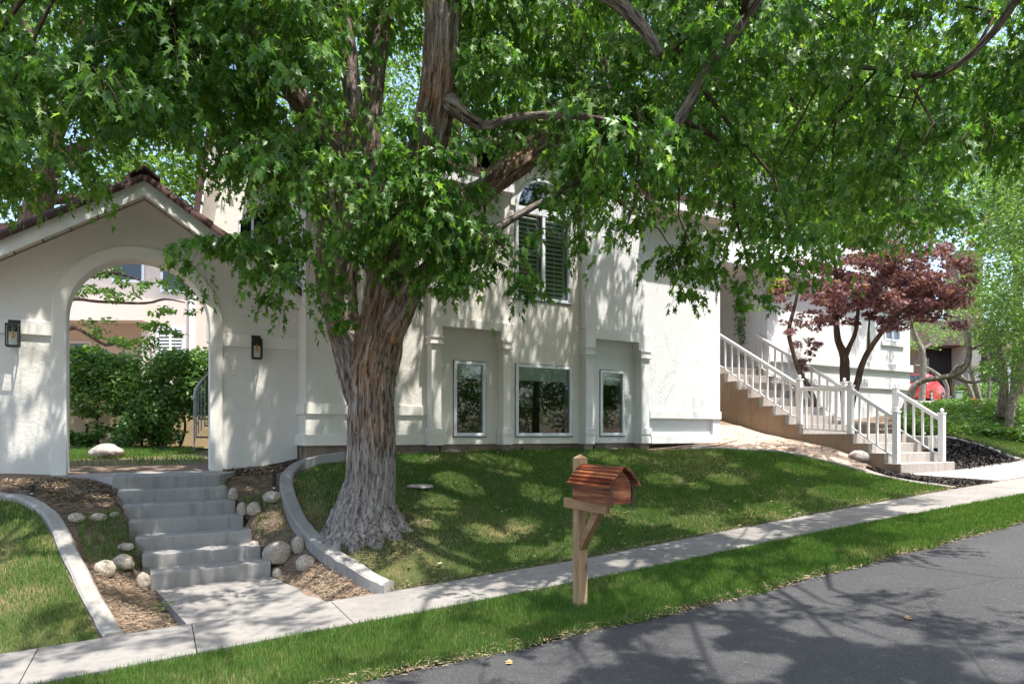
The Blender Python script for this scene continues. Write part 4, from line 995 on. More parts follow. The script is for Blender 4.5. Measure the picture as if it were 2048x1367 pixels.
# tan side walls just outside the treads
for sx, nm in ((SL, 1), (SR, -1)):
    pts = [(tb-.0, .3)]
    prev = zb_
    pr = [(tb+.02, zb_-.6)]
    for i, (t0, z) in enumerate(edges_t):
        pr.append((t0+.015, prev-.012 if i else zb_-.012)); pr.append((t0+.015, z-.012)); prev = z
    pr.append((TP+.5, prev-.012)); pr.append((TP+.5, zb_-.6))
    mb = MB(); s0, s1 = (sx-.012, sx+.1) if nm == 1 else (sx-.1, sx+.012)
    va = [ST(s0, a, b) for a, b in pr]; vb = [ST(s1, a, b) for a, b in pr]; n = len(pr)
    tri = tessellate_polygon([[Vector((a, b, 0)) for a, b in pr]])
    mb.add(va+vb, [tuple(x) for x in tri]+[tuple(n+i for i in x)[::-1] for x in tri]+[(i, (i+1) % n, n+(i+1) % n, n+i) for i in range(n)])
    mb.build('side_wall', 'stair_side', pst)
slab_walk('walkway', [ST(SL+.02, tb+.05, H1(*ST(SL, tb)[:2])), ST(SR, tb+.05, H1(*ST(SR, tb)[:2])), ST(SR+2.2, tb-.35, H1(*ST(SR+2.2, tb-.3)[:2])), ST(SR+2.4, float(T_UP(SR+2))+.0, float(zroad(SR+2.4))), ST(SL+.25, float(T_UP(SL))+.0, float(zroad(SL+.25)))], .035, .12, 'concrete_light')

# railings
def railing(name, label, posts, parent_loc):
    o = empty(name, parent_loc, label, 'railing', 'white railings of the porch steps'); return o
PH = .93
def post(par, s, t, z, h=PH):
    mb = MB(); w = .05
    mb.box(s-w, s+w, t-w, t+w, z, z+h); mb.box(s-w-.012, s+w+.012, t-w-.012, t+w+.012, z+h, z+h+.025)
    p_ = mb.build('post', 'white_paint', par, bevel=.006)
    c = ST(s, t, z+h+.025); mb = MB(); mb.lathe(c, [(.02, 0), (.014, .012), (.022, .02), (.034, .038), (.036, .052), (.030, .07), (.012, .084), (.002, .088)], 12); mb.build('finial', 'white_paint', p_, smooth=True)
def rail_run(par, s0, t0, z0, s1, t1_, z1, nb, top=.86, bot=.10):
    """z0, z1 are nosing heights"""
    a, b = Vector(ST(s0, t0, z0)), Vector(ST(s1, t1_, z1)); d = b-a; hz = Vector((d.x, d.y, 0)).normalized(); sd = Vector((-hz.y, hz.x, 0))
    mb = MB(); w = .03
    for (o_, hh, ww) in ((top, .085, .036), ):
        mb.hexa([a+sd*ww+Vector((0, 0, o_-hh)), a-sd*ww+Vector((0, 0, o_-hh)), b-sd*ww+Vector((0, 0, o_-hh)), b+sd*ww+Vector((0, 0, o_-hh)), a+sd*ww+Vector((0, 0, o_)), a-sd*ww+Vector((0, 0, o_)), b-sd*ww+Vector((0, 0, o_)), b+sd*ww+Vector((0, 0, o_))])
    mb.build('handrail', 'white_paint', par, bevel=.006)
    mb = MB(); o_ = bot; mb.hexa([a+sd*.014+Vector((0, 0, o_-.028)), a-sd*.014+Vector((0, 0, o_-.028)), b-sd*.014+Vector((0, 0, o_-.028)), b+sd*.014+Vector((0, 0, o_-.028)), a+sd*.014+Vector((0, 0, o_)), a-sd*.014+Vector((0, 0, o_)), b-sd*.014+Vector((0, 0, o_)), b+sd*.014+Vector((0, 0, o_))])
    mb.build('bottom_rail', 'white_paint', par)
    for i in range(nb):
        q = (i+.8)/(nb+.6); p = a+d*q; mb = MB(); w = .017
        mb.hexa([p+hz*x+sd*y+Vector((0, 0, z)) for z in (bot-.01, top-.06) for x, y in ((-w, -w), (w, -w), (w, w), (-w, w))])
        mb.build('baluster', 'white_paint', par)
zland = 1.6
for side, s, lab in (('l', SL+.12, 'white railing on the house side of the porch steps'), ('r', SR-.15, 'white railing on the far side of the porch steps, beside the red maples')):
    R_ = railing('stair_railing', lab, None, ST(s, tb+.16, zb_+r1))
    post(R_, s, tb+.16, zb_+r1); post(R_, s, tb+3*t1+.13, zland); post(R_, s, tt0+.08, zland+r2*1)
    k_ = r1/t1
    rail_run(R_, s, tb+.21, zb_+r1+.03, s, tb+3*t1+.08, zland+.02, 4)
    if side == 'l': rail_run(R_, s, tb+3*t1+.18, zland, s, tt0+.03, zland+.06, 7, .93, .06)
    rail_run(R_, s, tt0+.13, zland+r2+.02, s, TP+.12, zfloor+.04, 11)
# ledge behind the right railing and small raised bed
mb = MB(); z = 1.6-.02; mb.box(SR+.013, SR+.55, 7.45, 10.2, z-.28, z-.02)
tag(mb.build('planter_ledge', 'concrete_steps', bevel=.02, origin=ST(SR+.5, 8, 1.3)), 'grey concrete planter ledge beside the lower porch steps', 'ledge')

# ------------------------------------------------------------------ mailbox
mo = P(1160, 1211, 5.66); base = (mo[0], mo[1], float(zflat(mo[0], mo[1])))
mail = empty('mailbox', base, 'cedar house-shaped mailbox on a pale wooden post', 'mailbox')
Um = Vector((0.877, .480, 0)); Nm = Vector((-.480, .877, 0))
rotm = Matrix.Rotation(math.atan2(.480, .877), 4, 'Z')
def mpart(name, boxes, mat, parent=mail, bev=.004, polys=None):
    """boxes in mailbox frame: x along road, y away from street, z up from the ground"""
    me = bpy.data.meshes.new(name); v = []; f = []
    for b in boxes:
        x0, x1, y0, y1, z0, z1 = b; k = len(v)
        v += [(x0, y0, z0), (x1, y0, z0), (x1, y1, z0), (x0, y1, z0), (x0, y0, z1), (x1, y0, z1), (x1, y1, z1), (x0, y1, z1)]
        f += [tuple(k+i for i in q) for q in ((3, 2, 1, 0), (4, 5, 6, 7), (0, 1, 5, 4), (1, 2, 6, 5), (2, 3, 7, 6), (3, 0, 4, 7))]
    for (vv, ff) in (polys or []):
        k = len(v); v += vv; f += [tuple(k+i for i in q) for q in ff]
    me.from_pydata(v, [], f); bm = bmesh.new(); bm.from_mesh(me); bmesh.ops.recalc_face_normals(bm, faces=bm.faces); bm.to_mesh(me); bm.free()
    me.materials.append(MATS[mat]); o = bpy.data.objects.new(name, me); COL.objects.link(o); o.parent = parent
    if parent is mail: o.rotation_euler = (0, 0, math.atan2(.480, .877))
    if bev: b = o.modifiers.new('b', 'BEVEL'); b.width = bev; b.segments = 2; b.limit_method = 'ANGLE'
    return o
w = .047; hz = 1.30
cap = ([(-w, -w, hz), (w, -w, hz), (w, w, hz), (-w, w, hz), (0, 0, hz+.035)], [(0, 1, 4), (1, 2, 4), (2, 3, 4), (3, 0, 4)])
mpart('post', [(-w, w, -w, w, -.1, hz)], 'cedar_post', polys=[cap])
za = .865
mpart('arm', [(-.086, -.048, -.49, .13, za, za+.085)], 'cedar_arm')

# diagonal brace
br = ([(-.035, -.048, za-.36), (.035, -.048, za-.36), (.035, -.048, za-.26), (-.035, -.048, za-.26), (-.035, -.33, za), (.035, -.33, za), (.035, -.23, za), (-.035, -.23, za)],
      [(0, 1, 2, 3), (4, 5, 6, 7), (0, 1, 5, 4), (1, 2, 6, 5), (2, 3, 7, 6), (3, 0, 4, 7)])
mpart('brace', [], 'cedar_arm', polys=[br])
# box body made of boards: y from -.56 (street) to .05
bx0, bx1, by0, by1, bz0 = -.112, .112, -.58, -.052, za+.087
rows = []
for i in range(2):
    z0 = bz0+i*.080; rows += [(bx0, bx0+.022, by0, by1, z0, z0+.077), (bx1-.022, bx1, by0, by1, z0, z0+.077)]
rows += [(bx0+.022, bx1-.022, by0+.02, by1, bz0, bz0+.02)]
mpart('body', rows, 'cedar_board', bev=.003)
zr0 = bz0+.160
def gb(y0, y1): # gable ends with a barn-like pentagon
    pts = [(bx0+.024, bz0+.002), (bx1-.024, bz0+.002), (bx1-.024, zr0), (0.0+.05, zr0+.066), (0, zr0+.104), (-.05, zr0+.066), (bx0+.024, zr0)]; n = len(pts)
    return ([(a, y0, b) for a, b in pts]+[(a, y1, b) for a, b in pts], [tuple(range(n)), tuple(range(n, 2*n))[::-1]]+[(i, (i+1) % n, n+(i+1) % n, n+i) for i in range(n)])
mpart('back_panel', [], 'cedar_front', polys=[gb(by1-.02, by1)])
fd = mpart('front_door', [], 'cedar_front', polys=[gb(by0-.004, by0+.016)])
for q_ in (bx0-.006, bx1-.016): mpart('corner_trim', [(q_, q_+.022, by0-.012, by0-.0045, bz0-.02, zr0+.01)], 'brown_bark', bev=0)
# roof of overlapping boards: steep lower course and shallower upper ones
prof = [(.143, zr0-.026), (.098, zr0+.034), (.05, zr0+.086), (0.0, zr0+.128)]
for sg in (-1, 1):
    pol = []
    sub = []
    for (xa, za_), (xb, zb2) in zip(prof[:-1], prof[1:]):
        for q in range(2):
            p0 = (xa+(xb-xa)*q/2, za_+(zb2-za_)*q/2); p1 = (xa+(xb-xa)*(q+1)/2, za_+(zb2-za_)*(q+1)/2); sub.append((p0, p1))
    for i, (p0, p1) in enumerate(sub):
        dx, dz = p1[0]-p0[0], p1[1]-p0[1]; L = math.hypot(dx, dz); nx, nz = -dz/L*-1, -dx/L*-1
        nx, nz = dz/L, -dx/L
        th = .014; e0 = .008
        A0 = (p0[0]+nx*.010-dx/L*e0, p0[1]+nz*.010-dz/L*e0); A1 = (p1[0]+nx*.002, p1[1]+nz*.002)
        c4 = [A0, A1, (A1[0]+nx*th, A1[1]+nz*th), (A0[0]+nx*th, A0[1]+nz*th)]
        y0, y1 = by0-.045, by1+.02
        if sg < 0 and False: pass
        if i >= 4: y1_ = y1
        vv = [(sg*a, y0, b) for a, b in c4]+[(sg*a, y1, b) for a, b in c4]
        pol.append((vv, [(0, 1, 2, 3), (7, 6, 5, 4), (0, 1, 5, 4), (1, 2, 6, 5), (2, 3, 7, 6), (3, 0, 4, 7)]))
    mpart('roof', [], 'cedar_board', polys=pol, bev=.002)

# ------------------------------------------------------------------ rocks and small yard things
def rock(px, py, w_px, h_px, label, mat='river_rock', seed=0, grp='round rocks beside the left steps', d=None, name='rock', cat='rock', flat=1.0):
    g = ground_px(px, py) if d is None else P(px, py, d); dd = g[1]; rw_ = w_px/FPX*dd/2; rh = h_px/FPX*dd
    bm = bmesh.new(); bmesh.ops.create_icosphere(bm, subdivisions=4, radius=1)
    rs = np.random.default_rng(seed); ph = rs.uniform(0, 50, 3)
    V = np.array([v.co[:] for v in bm.verts]); nz = fbm(V*1.3+ph, 3, seed)-.45; nf = fbm(V*5+ph, 3, seed+5)-.45
    V = V*(1+.55*nz+.10*nf)[:, None]; V[:, 2] = np.clip(V[:, 2], -.6, 2); q = rs.uniform(0, 3.14)
    R = np.array([[math.cos(q), -math.sin(q)], [math.sin(q), math.cos(q)]]); V[:, :2] = V[:, :2]@R
    V *= np.array([rw_*1.0, rw_*.85, rh*.62]); V[:, 2] += rh*.32
    for v, c in zip(bm.verts, V): v.co = c
    me = bpy.data.meshes.new(name); bm.to_mesh(me); bm.free(); me.materials.append(MATS[mat]); me.polygons.foreach_set('use_smooth', [True]*len(me.polygons))
    o = bpy.data.objects.new(name, me); COL.objects.link(o); o.location = g
    return tag(o, label, cat, grp)
rk_ = [(153, 1043, 32, 20, 'small pale rock on the left bed nearest the left kerb'), (196, 1040, 34, 16, 'speckled rock in the middle of three on the left bed'), (229, 1034, 18, 12, 'smallest rock beside the third highest left step'),
       (209, 1150, 40, 34, 'round speckled rock next to the left kerb'), (246, 1136, 42, 30, 'speckled rock leaning beside the larger round one on the left bed'), (287, 1175, 26, 34, 'grey rock tucked against the bottom left step'), (252, 1098, 34, 14, 'half buried flat rock in the long grass left of the steps'),
       (466, 997, 20, 24, 'upright tan rock right of the second highest step'), (484, 1027, 22, 27, 'upright rock touching the third highest step'), (507, 1028, 28, 26, 'rock right of the upright one by the third highest step'), (546, 1002, 38, 22, 'pale broad rock against the curved kerb below the black light'),
       (553, 1122, 56, 42, 'largest round boulder right of the lower steps'), (597, 1103, 26, 34, 'tall rock behind the largest boulder by the curved kerb'), (611, 1137, 38, 32, 'round rock in front of the curved kerb'), (555, 1153, 20, 20, 'brown rock beside the bottom right step'), (508, 1093, 18, 14, 'small dark rock beside the third lowest step')]
for i, q in enumerate(rk_): rock(*q, seed=i*3+1)
rock(713, 1138, 18, 14, 'small grey stone in the dry grass below the maple', seed=50, grp=None)
rock(838, 974, 56, 7, 'flat pale stone lying in the main lawn', 'rock_pale', 51, None)
rock(210, 915, 62, 30, 'pale pinkish boulder on the grass behind the arch', 'rock_pale', 52, None)
rock(1722, 920, 44, 22, 'white crusted rock on the pale dirt near the porch steps', 'rock_pale', 53, None)
rock(905, 905, 0.1+30, 8, 'thin broken stone at the foot of the foundation', 'river_rock', 54, None)
rock(1225, 899, 24, 5, 'pale chip of stone below the third lower window', 'rock_pale', 55, None)

def path_light(px, pyb, h_px, label, w=.03):
    g = ground_px(px, pyb); h = h_px/FPX*g[1]
    o = empty('path_light', g, label, 'path light', 'black path lights')
    mb = MB(); mb.lathe(g, [(w*.5, -.05), (w*.55, h*.3), (w*.8, h*.32), (w*.9, h*.93)], 12); mb.build('body', 'black_metal', o, smooth=False)
    mb = MB(); mb.lathe((g[0], g[1], g[2]+h*.93), [(w*1.05, 0), (w*1.15, h*.04), (w*.9, h*.08)], 12); mb.build('cap', 'black_metal', o)
    mb = MB(); mb.box(0, 0, 0, 0, 0, 0) if False else None
    mb.lathe((g[0], g[1], g[2]+h*.18), [(w*.62, 0), (w*.62, h*.09)], 12); mb.build('tag_band', 'white_paint', o)
path_light(548, 983, 36, 'tall black light standing against the curved kerb')
path_light(64, 991, 22, 'small black light beside the left kerb')
path_light(658, 921, 16, 'small black light at the foundation left of the maple')
path_light(1044, 903, 9, 'tiny black light below the wide lower window', .025)
path_light(1188, 901, 9, 'tiny black light below the right pier', .025)
path_light(322, 903, 16, 'small light on the grass behind the arch', .025)
# utility tap by the first pier
g = ground_px(880, 905); mb = MB(); mb.tube([g, (g[0], g[1], g[2]+.12), (g[0]+.05, g[1]-.03, g[2]+.13)], .012, 8); mb.tube([(g[0]-.02, g[1], g[2]+.1), (g[0]+.03, g[1], g[2]+.16)], .016, 8)
tag(mb.build('garden_tap', 'black_metal', origin=g), 'dark tap fitting at the foot of the first pier', 'tap')
# black spotlight on the dirt slope
g = ground_px(1728, 915); o = empty('spotlight', g, 'black garden spotlight tilted over the white crusted rock', 'spotlight')
mb = MB(); mb.tube([g, (g[0]+.02, g[1], g[2]+.14)], .010, 8); mb.build('stake', 'black_metal', o)
mb = MB(); mb.tube([(g[0]-.02, g[1], g[2]+.12), (g[0]+.05, g[1]+.02, g[2]+.24)], .03, 10); mb.build('head', 'black_metal', o)
# cable on the dirt by the house corner
pc = [ground_px(*q) for q in [(1350, 897), (1375, 893), (1400, 896), (1430, 893), (1458, 886), (1475, 882)]]
mb = MB(); mb.tube([(a, b, c_+.02) for a, b, c_ in pc], .008, 6); tag(mb.build('cable', 'black_metal', origin=pc[0]), 'loose black cable on the dirt at the house corner', 'cable')
# a fallen leaf or two on the road
for (px, py, lab) in ((1811, 1246, 'curled orange leaf fallen on the sunny part of the road'), (1010, 1331, 'brown leaf lying near the lower edge of the road')):
    s_, t_ = road_pt(px, py); x, y, _ = ST(s_, t_); z = float(zroad(s_))+.012+.05*min(1, max(0, (float(T_RD(s_))-t_)/3))+.001
    mb = MB(); pts = [(0, 0, .003), (.03, .014, .012), (.055, 0, .004), (.03, -.028, .012), (.012, -.018, .007)]
    mb.poly([(x+a, y+b, z+c_) for a, b, c_ in pts]); mb.poly([(x+a, y+b*1.2+.02, z+c_*1.5+.002) for a, b, c_ in pts[:4]])
    tag(mb.build('fallen_leaf', 'sapwood', origin=(x, y, z), fixn=False), lab, 'leaf')
# ------------------------------------------------------------------ leaves
MAPLE = np.array([(0, 0), (.30, .06), (.16, .22), (.50, .58), (.19, .50), (0, 1.05), (-.19, .50), (-.50, .58), (-.16, .22), (-.30, .06)])
OVAL = np.array([(0, 0), (.20, .3), (.17, .65), (0, 1.0), (-.17, .65), (-.20, .3)])
DIAM = np.array([(0, 0), (.26, .45), (0, 1.0), (-.26, .45)])
def leaf_mesh(name, pos, axis, nrm, size, shape, mat, parent, tint, fold=0.12, centre=(0, .30)):
    n = len(pos); axis = axis/np.linalg.norm(axis, axis=1, keepdims=True)
    side = np.cross(axis, nrm); side /= (np.linalg.norm(side, axis=1, keepdims=True)+1e-9); nn = np.cross(side, axis)
    sh = shape; m_ = len(sh)
    if len(sh) > 4:
        pts = np.r_[sh, [centre]]
        zf = fold*np.abs(pts[:, 0])*2 - 0.12*(pts[:, 1])**2; zf[-1] = -fold*.25
        V = pos[:, None]+size[:, None, None]*(pts[None, :, 0, None]*side[:, None]+pts[None, :, 1, None]*axis[:, None]+zf[None, :, None]*nn[:, None])
        k = (np.arange(n)*(m_+1))[:, None]; F = np.concatenate([k+np.array([i, (i+1) % m_, m_]) for i in range(m_)]); per = m_+1
        ns = 3
    else:
        V = pos[:, None]+size[:, None, None]*(sh[None, :, 0, None]*side[:, None]+sh[None, :, 1, None]*axis[:, None]); V[:, 2] -= (nn*size[:, None]*.15)
        F = (np.arange(n)*4)[:, None]+np.arange(4); per = 4; ns = 4
    return np_mesh(name, V.reshape(-1, 3), F, ns, mat, parent, {'tint': np.repeat(np.clip(tint, 0, 1), per)})
def rdir(n, zlo=-1, zhi=1):
    a = RNG.uniform(0, 2*np.pi, n); z = RNG.uniform(zlo, zhi, n); r = np.sqrt(np.maximum(0, 1-z*z)); return np.c_[r*np.cos(a), r*np.sin(a), z]
def sprays(anchor, L, nodes, droop, leaf, out=None):
    """returns leaf arrays and twig polylines for shoots starting at anchors"""
    n = len(anchor); d = rdir(n, -.35, .35) if out is None else out
    x = np.linspace(0.12, 1, nodes)
    base = anchor[:, None]+L[:, None, None]*(d[:, None]*(x-.25*x*x)[None, :, None]) + np.array([0, 0, -1])*(L[:, None]*droop[:, None]*(x*x)[None])[..., None]
    tan = d[:, None]*(1-.5*x)[None, :, None]+np.array([0, 0, -1])*(2*droop[:, None]*x[None])[..., None]
    pos = []; ax = []; sz = []
    for sgn in (-1, 1):
        sd = np.cross(tan, np.array([0, 0, 1.0])); sd /= (np.linalg.norm(sd, axis=2, keepdims=True)+1e-6)
        p = base+sd*sgn*(.035+RNG.uniform(0, .03, (n, nodes)))[..., None]+RNG.normal(0, .012, base.shape)
        a = sd*sgn*RNG.uniform(.2, .9, (n, nodes))[..., None]+tan*.35+np.array([0, 0, -1])*RNG.uniform(.25, 1.15, (n, nodes))[..., None]+RNG.normal(0, .22, base.shape)
        pos.append(p.reshape(-1, 3)); ax.append(a.reshape(-1, 3)); sz.append((leaf*RNG.uniform(.65, 1.15, (n, nodes))*(1.05-.35*x)[None]).ravel())
    pos = np.concatenate(pos); ax = np.concatenate(ax); sz = np.concatenate(sz)
    lines = np.concatenate([anchor[:, None], base], 1)
    return pos, ax, sz, lines
def twig_mesh(name, lines, r, mat, parent):
    n, k, _ = lines.shape; V = []; a = np.array([0, 2.094, 4.189]); off = np.c_[np.cos(a), np.sin(a), np.zeros(3)]
    rad = np.linspace(1, .35, k)*r; V = lines[:, :, None]+off[None, None]*rad[None, :, None, None]+np.array([0, 0, .5])*0
    V = V.reshape(-1, 3); F = []
    b = (np.arange(n)*k*3)[:, None]
    for i in range(k-1):
        for j in range(3): F.append(b+np.array([i*3+j, i*3+(j+1) % 3, (i+1)*3+(j+1) % 3, (i+1)*3+j]))
    return np_mesh(name, V, np.concatenate(F), 4, mat, parent)

# ------------------------------------------------------------------ the big maple
TD = 7.62
limbs = {
 'trunk': [(728, 1130, TD, 80), (732, 1065, TD, 61), (736, 1020, TD, 54), (741, 960, TD, 48), (742, 880, TD, 46), (742, 800, TD, 46), (744, 745, TD, 46), (757, 690, TD, 46), (766, 630, TD, 42), (780, 560, TD-.05, 42), (795, 500, TD-.15, 37), (815, 430, TD-.35, 36), (845, 330, TD-.6, 36), (868, 240, TD-.8, 36), (880, 150, TD-.95, 36), (884, 60, TD-1.05, 37), (886, -30, TD-1.1, 37), (890, -160, TD-1.2, 34), (905, -400, TD-1.2, 27), (915, -700, TD-1.0, 18), (930, -1000, TD-.9, 9)],
 'left': [(738, 810, TD, 40), (712, 745, TD+.05, 34), (690, 680, TD+.12, 28), (674, 630, TD+.2, 25), (660, 580, TD+.25, 25), (652, 520, TD+.35, 21), (655, 470, TD+.45, 18), (640, 380, TD+.7, 15), (600, 250, TD+1.1, 12), (560, 100, TD+1.5, 8)],
 'stem2': [(700, 700, TD+.15, 22), (692, 600, TD+.2, 22), (694, 500, TD+.18, 23), (700, 420, TD+.1, 27), (692, 350, TD, 26), (690, 300, TD-.05, 27), (706, 260, TD-.1, 20), (706, 190, TD-.1, 18), (696, 110, TD-.1, 17), (684, 30, TD-.1, 17), (672, -60, TD-.1, 16), (660, -250, TD-.1, 13), (650, -520, TD, 8)],
 'limbA': [(700, 340, TD, 24), (664, 290, TD-.2, 22), (610, 215, TD-.45, 22), (565, 150, TD-.6, 21), (525, 90, TD-.75, 19), (480, 40, TD-.9, 16), (430, -5, TD-1.05, 14), (340, -90, TD-1.3, 12), (200, -220, TD-1.5, 9), (60, -330, TD-1.6, 5)],
 'limbC': [(762, 620, TD+.3, 24), (752, 500, TD+.45, 22), (744, 400, TD+.5, 20), (742, 300, TD+.55, 19), (746, 200, TD+.6, 18), (756, 110, TD+.65, 18), (764, 30, TD+.7, 17), (770, -100, TD+.8, 15), (790, -330, TD+1, 10)],
 'right1': [(775, 670, TD-.1, 28), (800, 625, TD-.2, 26), (828, 575, TD-.3, 22), (860, 535, TD-.35, 18), (905, 503, TD-.4, 15), (960, 478, TD-.35, 11), (1020, 440, TD-.2, 8), (1100, 395, TD-.1, 6), (1200, 340, TD+.1, 4)],
 'right2': [(830, 430, TD-.3, 24), (900, 420, TD+.1, 24), (960, 385, TD+.5, 24), (1010, 345, TD+.8, 25), (1060, 310, TD+1.0, 24), (1095, 285, TD+1.1, 19), (1160, 230, TD+1.2, 15), (1260, 150, TD+1.1, 12), (1380, 60, TD+.8, 9), (1520, -60, TD+.4, 6)],
 'right3': [(870, 180, TD-.9, 24), (960, 250, TD-1.0, 10), (1030, 234, TD-1.0, 8), (1140, 231, TD-.9, 7), (1210, 240, TD-.8, 5)],
 'far': [(886, -60, TD-1.1, 30), (1050, -60, TD-1.4, 24), (1200, -20, TD-1.6, 17), (1290, 60, TD-1.7, 12), (1320, 110, TD-1.7, 8)],
 'far2': [(1820, -420, 5.2, 16), (1640, -160, 5.5, 14), (1530, -20, 5.7, 12), (1465, 70, 5.8, 11.5), (1420, 130, 5.9, 11), (1380, 205, 6.0, 11), (1345, 260, 6.05, 10), (1310, 285, 6.1, 6)],
 'far3': [(905, -400, TD-1.2, 24), (1150, -560, TD-1.8, 20), (1450, -560, TD-2.2, 18), (1820, -440, 5.2, 16), (2150, -200, 5.2, 12), (2300, 60, 5.4, 8)],
 'far4': [(2150, -200, 5.2, 11), (1990, 60, 5.6, 8), (1880, 148, 6.0, 6), (1790, 140, 6.2, 5), (1700, 133, 6.3, 4)],
}
maple_loc = (P(732, 1065, TD)[0], P(732, 1065, TD)[1], H1(P(732, 1065, TD)[0], TD))
maple = empty('maple_tree', maple_loc, 'big shaggy-barked silver maple spreading over the whole front lawn', 'tree')
segs = []; mb = MB()
def densify(pts):
    out = []
    for i in range(len(pts)-1):
        p0, p1, p2, p3 = pts[max(i-1, 0)], pts[i], pts[i+1], pts[min(i+2, len(pts)-1)]
        L = np.linalg.norm(np.array(p2[:3])-np.array(p1[:3])); k = max(2, int(L/.12))
        for j in range(k):
            q = j/k; out.append(tuple(0.5*((2*b)+(c-a)*q+(2*a-5*b+4*c-d)*q*q+(3*b-a-3*c+d)*q**3) for a, b, c, d in zip(p0, p1, p2, p3)))
    out.append(tuple(pts[-1])); return out
skel = {}
for nm, l in limbs.items():
    pts = [P(a, b, d)+(r/FPX*d,) for a, b, d, r in l]; pts = densify(pts); skel[nm] = pts
    mb.tube([p[:3] for p in pts], [max(p[3], .008) for p in pts], 20)
    for a, b in zip(pts[:-1], pts[1:]): segs.append((a, b))
# root flare
bc = np.array(P(730, 1050, TD)); 
for a, l_, r_ in ((-2.9, .34, .17), (-2.45, .34, .18), (-2.0, .33, .18), (-1.55, .32, .19), (-1.1, .34, .19), (-.6, .34, .18), (-.1, .38, .15), (.5, .34, .15), (1.2, .36, .16), (2.0, .36, .16), (2.7, .36, .16), (3.45, .38, .15)):
    x0, y0 = bc[0], bc[1]; zg = H1(x0+math.cos(a)*l_, y0+math.sin(a)*l_)
    mb.tube([(x0+math.cos(a)*.10, y0+math.sin(a)*.10, maple_loc[2]+.52), (x0+math.cos(a)*l_*.60, y0+math.sin(a)*l_*.60, maple_loc[2]+.20), (x0+math.cos(a)*l_, y0+math.sin(a)*l_, zg+.02), (x0+math.cos(a)*(l_+.25), y0+math.sin(a)*(l_+.25), zg-.16)], [r_*.7, r_*.85, r_*.75, r_*.3], 14)
tmp = mb.build('tmp_trunk', 'bark')
rm = tmp.modifiers.new('r', 'REMESH'); rm.mode = 'VOXEL'; rm.voxel_size = 0.016; rm.use_smooth_shade = True
dg = bpy.context.evaluated_depsgraph_get(); me2 = bpy.data.meshes.new_from_object(tmp.evaluated_get(dg))
bpy.data.objects.remove(tmp, do_unlink=True)
nv = len(me2.vertices); co = np.empty(nv*3, np.float32); me2.vertices.foreach_get('co', co); co = co.reshape(-1, 3).astype(np.float64)
no = np.empty(nv*3, np.float32); me2.vertices.foreach_get('normal', no); no = no.reshape(-1, 3).astype(np.float64)
SA = np.array([s_[0] for s_ in segs]); SB = np.array([s_[1] for s_ in segs])
# running length along each limb and bark frame
run = []; 
for nm, pts in skel.items():
    acc = 0
    for a, b in zip(pts[:-1], pts[1:]): run.append(acc); acc += math.dist(a[:3], b[:3])
run = np.array(run); dirs = SB[:, :3]-SA[:, :3]; ln = np.linalg.norm(dirs, axis=1); dn = dirs/ln[:, None]
bark = np.zeros((nv, 3)); rloc = np.zeros(nv)
for i in range(0, nv, 4000):
    c_ = co[i:i+4000]; w_ = c_[:, None]-SA[None, :, :3]; tpar = np.clip(np.sum(w_*dn[None], 2), 0, ln[None])
    dist = np.linalg.norm(w_-tpar[..., None]*dn[None], axis=2)-(SA[None, :, 3]+SB[None, :, 3])*.5
    k = np.argmin(dist, 1); ar = np.arange(len(k)); tp_ = tpar[ar, k]; ax = dn[k]
    perp = w_[ar, k]-tp_[:, None]*ax; rloc[i:i+4000] = SA[k, 3]
    # frame: x-axis = world X projected
    e1 = np.array([1.0, 0, 0])-ax*ax[:, :1]; e1 /= (np.linalg.norm(e1, axis=1, keepdims=True)+1e-6); e2 = np.cross(ax, e1)
    bark[i:i+4000, 0] = np.sum(perp*e1, 1); bark[i:i+4000, 1] = np.sum(perp*e2, 1); bark[i:i+4000, 2] = run[k]+tp_
hgt = co[:, 2]-maple_loc[2]
bs = bark*np.array([1, 1, .13]); wob = fbm(bark*np.array([3, 3, 2.2]), 3, 3)-.45
q1 = fbm(bs*13+wob[:, None]*1.2, 3, 1); q2 = fbm(bs*34+wob[:, None]*1.5, 3, 2); rid = 1-np.abs(q1*2-.95)*2
amp = np.clip(rloc*0.16, .002, .038)
# base gets a lumpy, short-grained burl texture
low = 1-sm(hgt, .25, .6); lump = fbm(co*11, 3, 8)-.45
disp = amp*(np.clip(rid, -1, 1)*.8-.35+(q2-.45)*1.5)*(1-.6*low)+low*.05*lump + .03*(fbm(co*2.5, 2, 4)-.45)*np.clip(rloc*5, 0, 1)
co2 = co+no*disp[:, None]-np.array(maple_loc)[None]
me2.vertices.foreach_set('co', co2.astype(np.float32).ravel())
at = me2.attributes.new('bark', 'FLOAT_VECTOR', 'POINT'); at.data.foreach_set('vector', bark.astype(np.float32).ravel())
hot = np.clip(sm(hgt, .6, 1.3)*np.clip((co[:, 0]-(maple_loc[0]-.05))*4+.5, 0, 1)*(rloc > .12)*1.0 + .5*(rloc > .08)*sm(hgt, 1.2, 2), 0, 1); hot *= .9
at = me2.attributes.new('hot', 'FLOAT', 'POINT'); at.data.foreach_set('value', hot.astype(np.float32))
cavv = np.clip(.5+.5*(np.clip(rid, -1, 1)*.6+(q2-.45)*1.6)+.25*low, 0, 1); at = me2.attributes.new('cav', 'FLOAT', 'POINT'); at.data.foreach_set('value', cavv.astype(np.float32))
oldv = np.clip(1-sm(hgt, .25, 1.25), 0, 1); at = me2.attributes.new('old', 'FLOAT', 'POINT'); at.data.foreach_set('value', oldv.astype(np.float32))
me2.polygons.foreach_set('use_smooth', np.ones(len(me2.polygons), bool)); me2.materials.clear(); me2.materials.append(MATS['bark']); me2.name = 'trunk'; me2.update()
trunk_o = link_mesh('trunk', me2, maple)
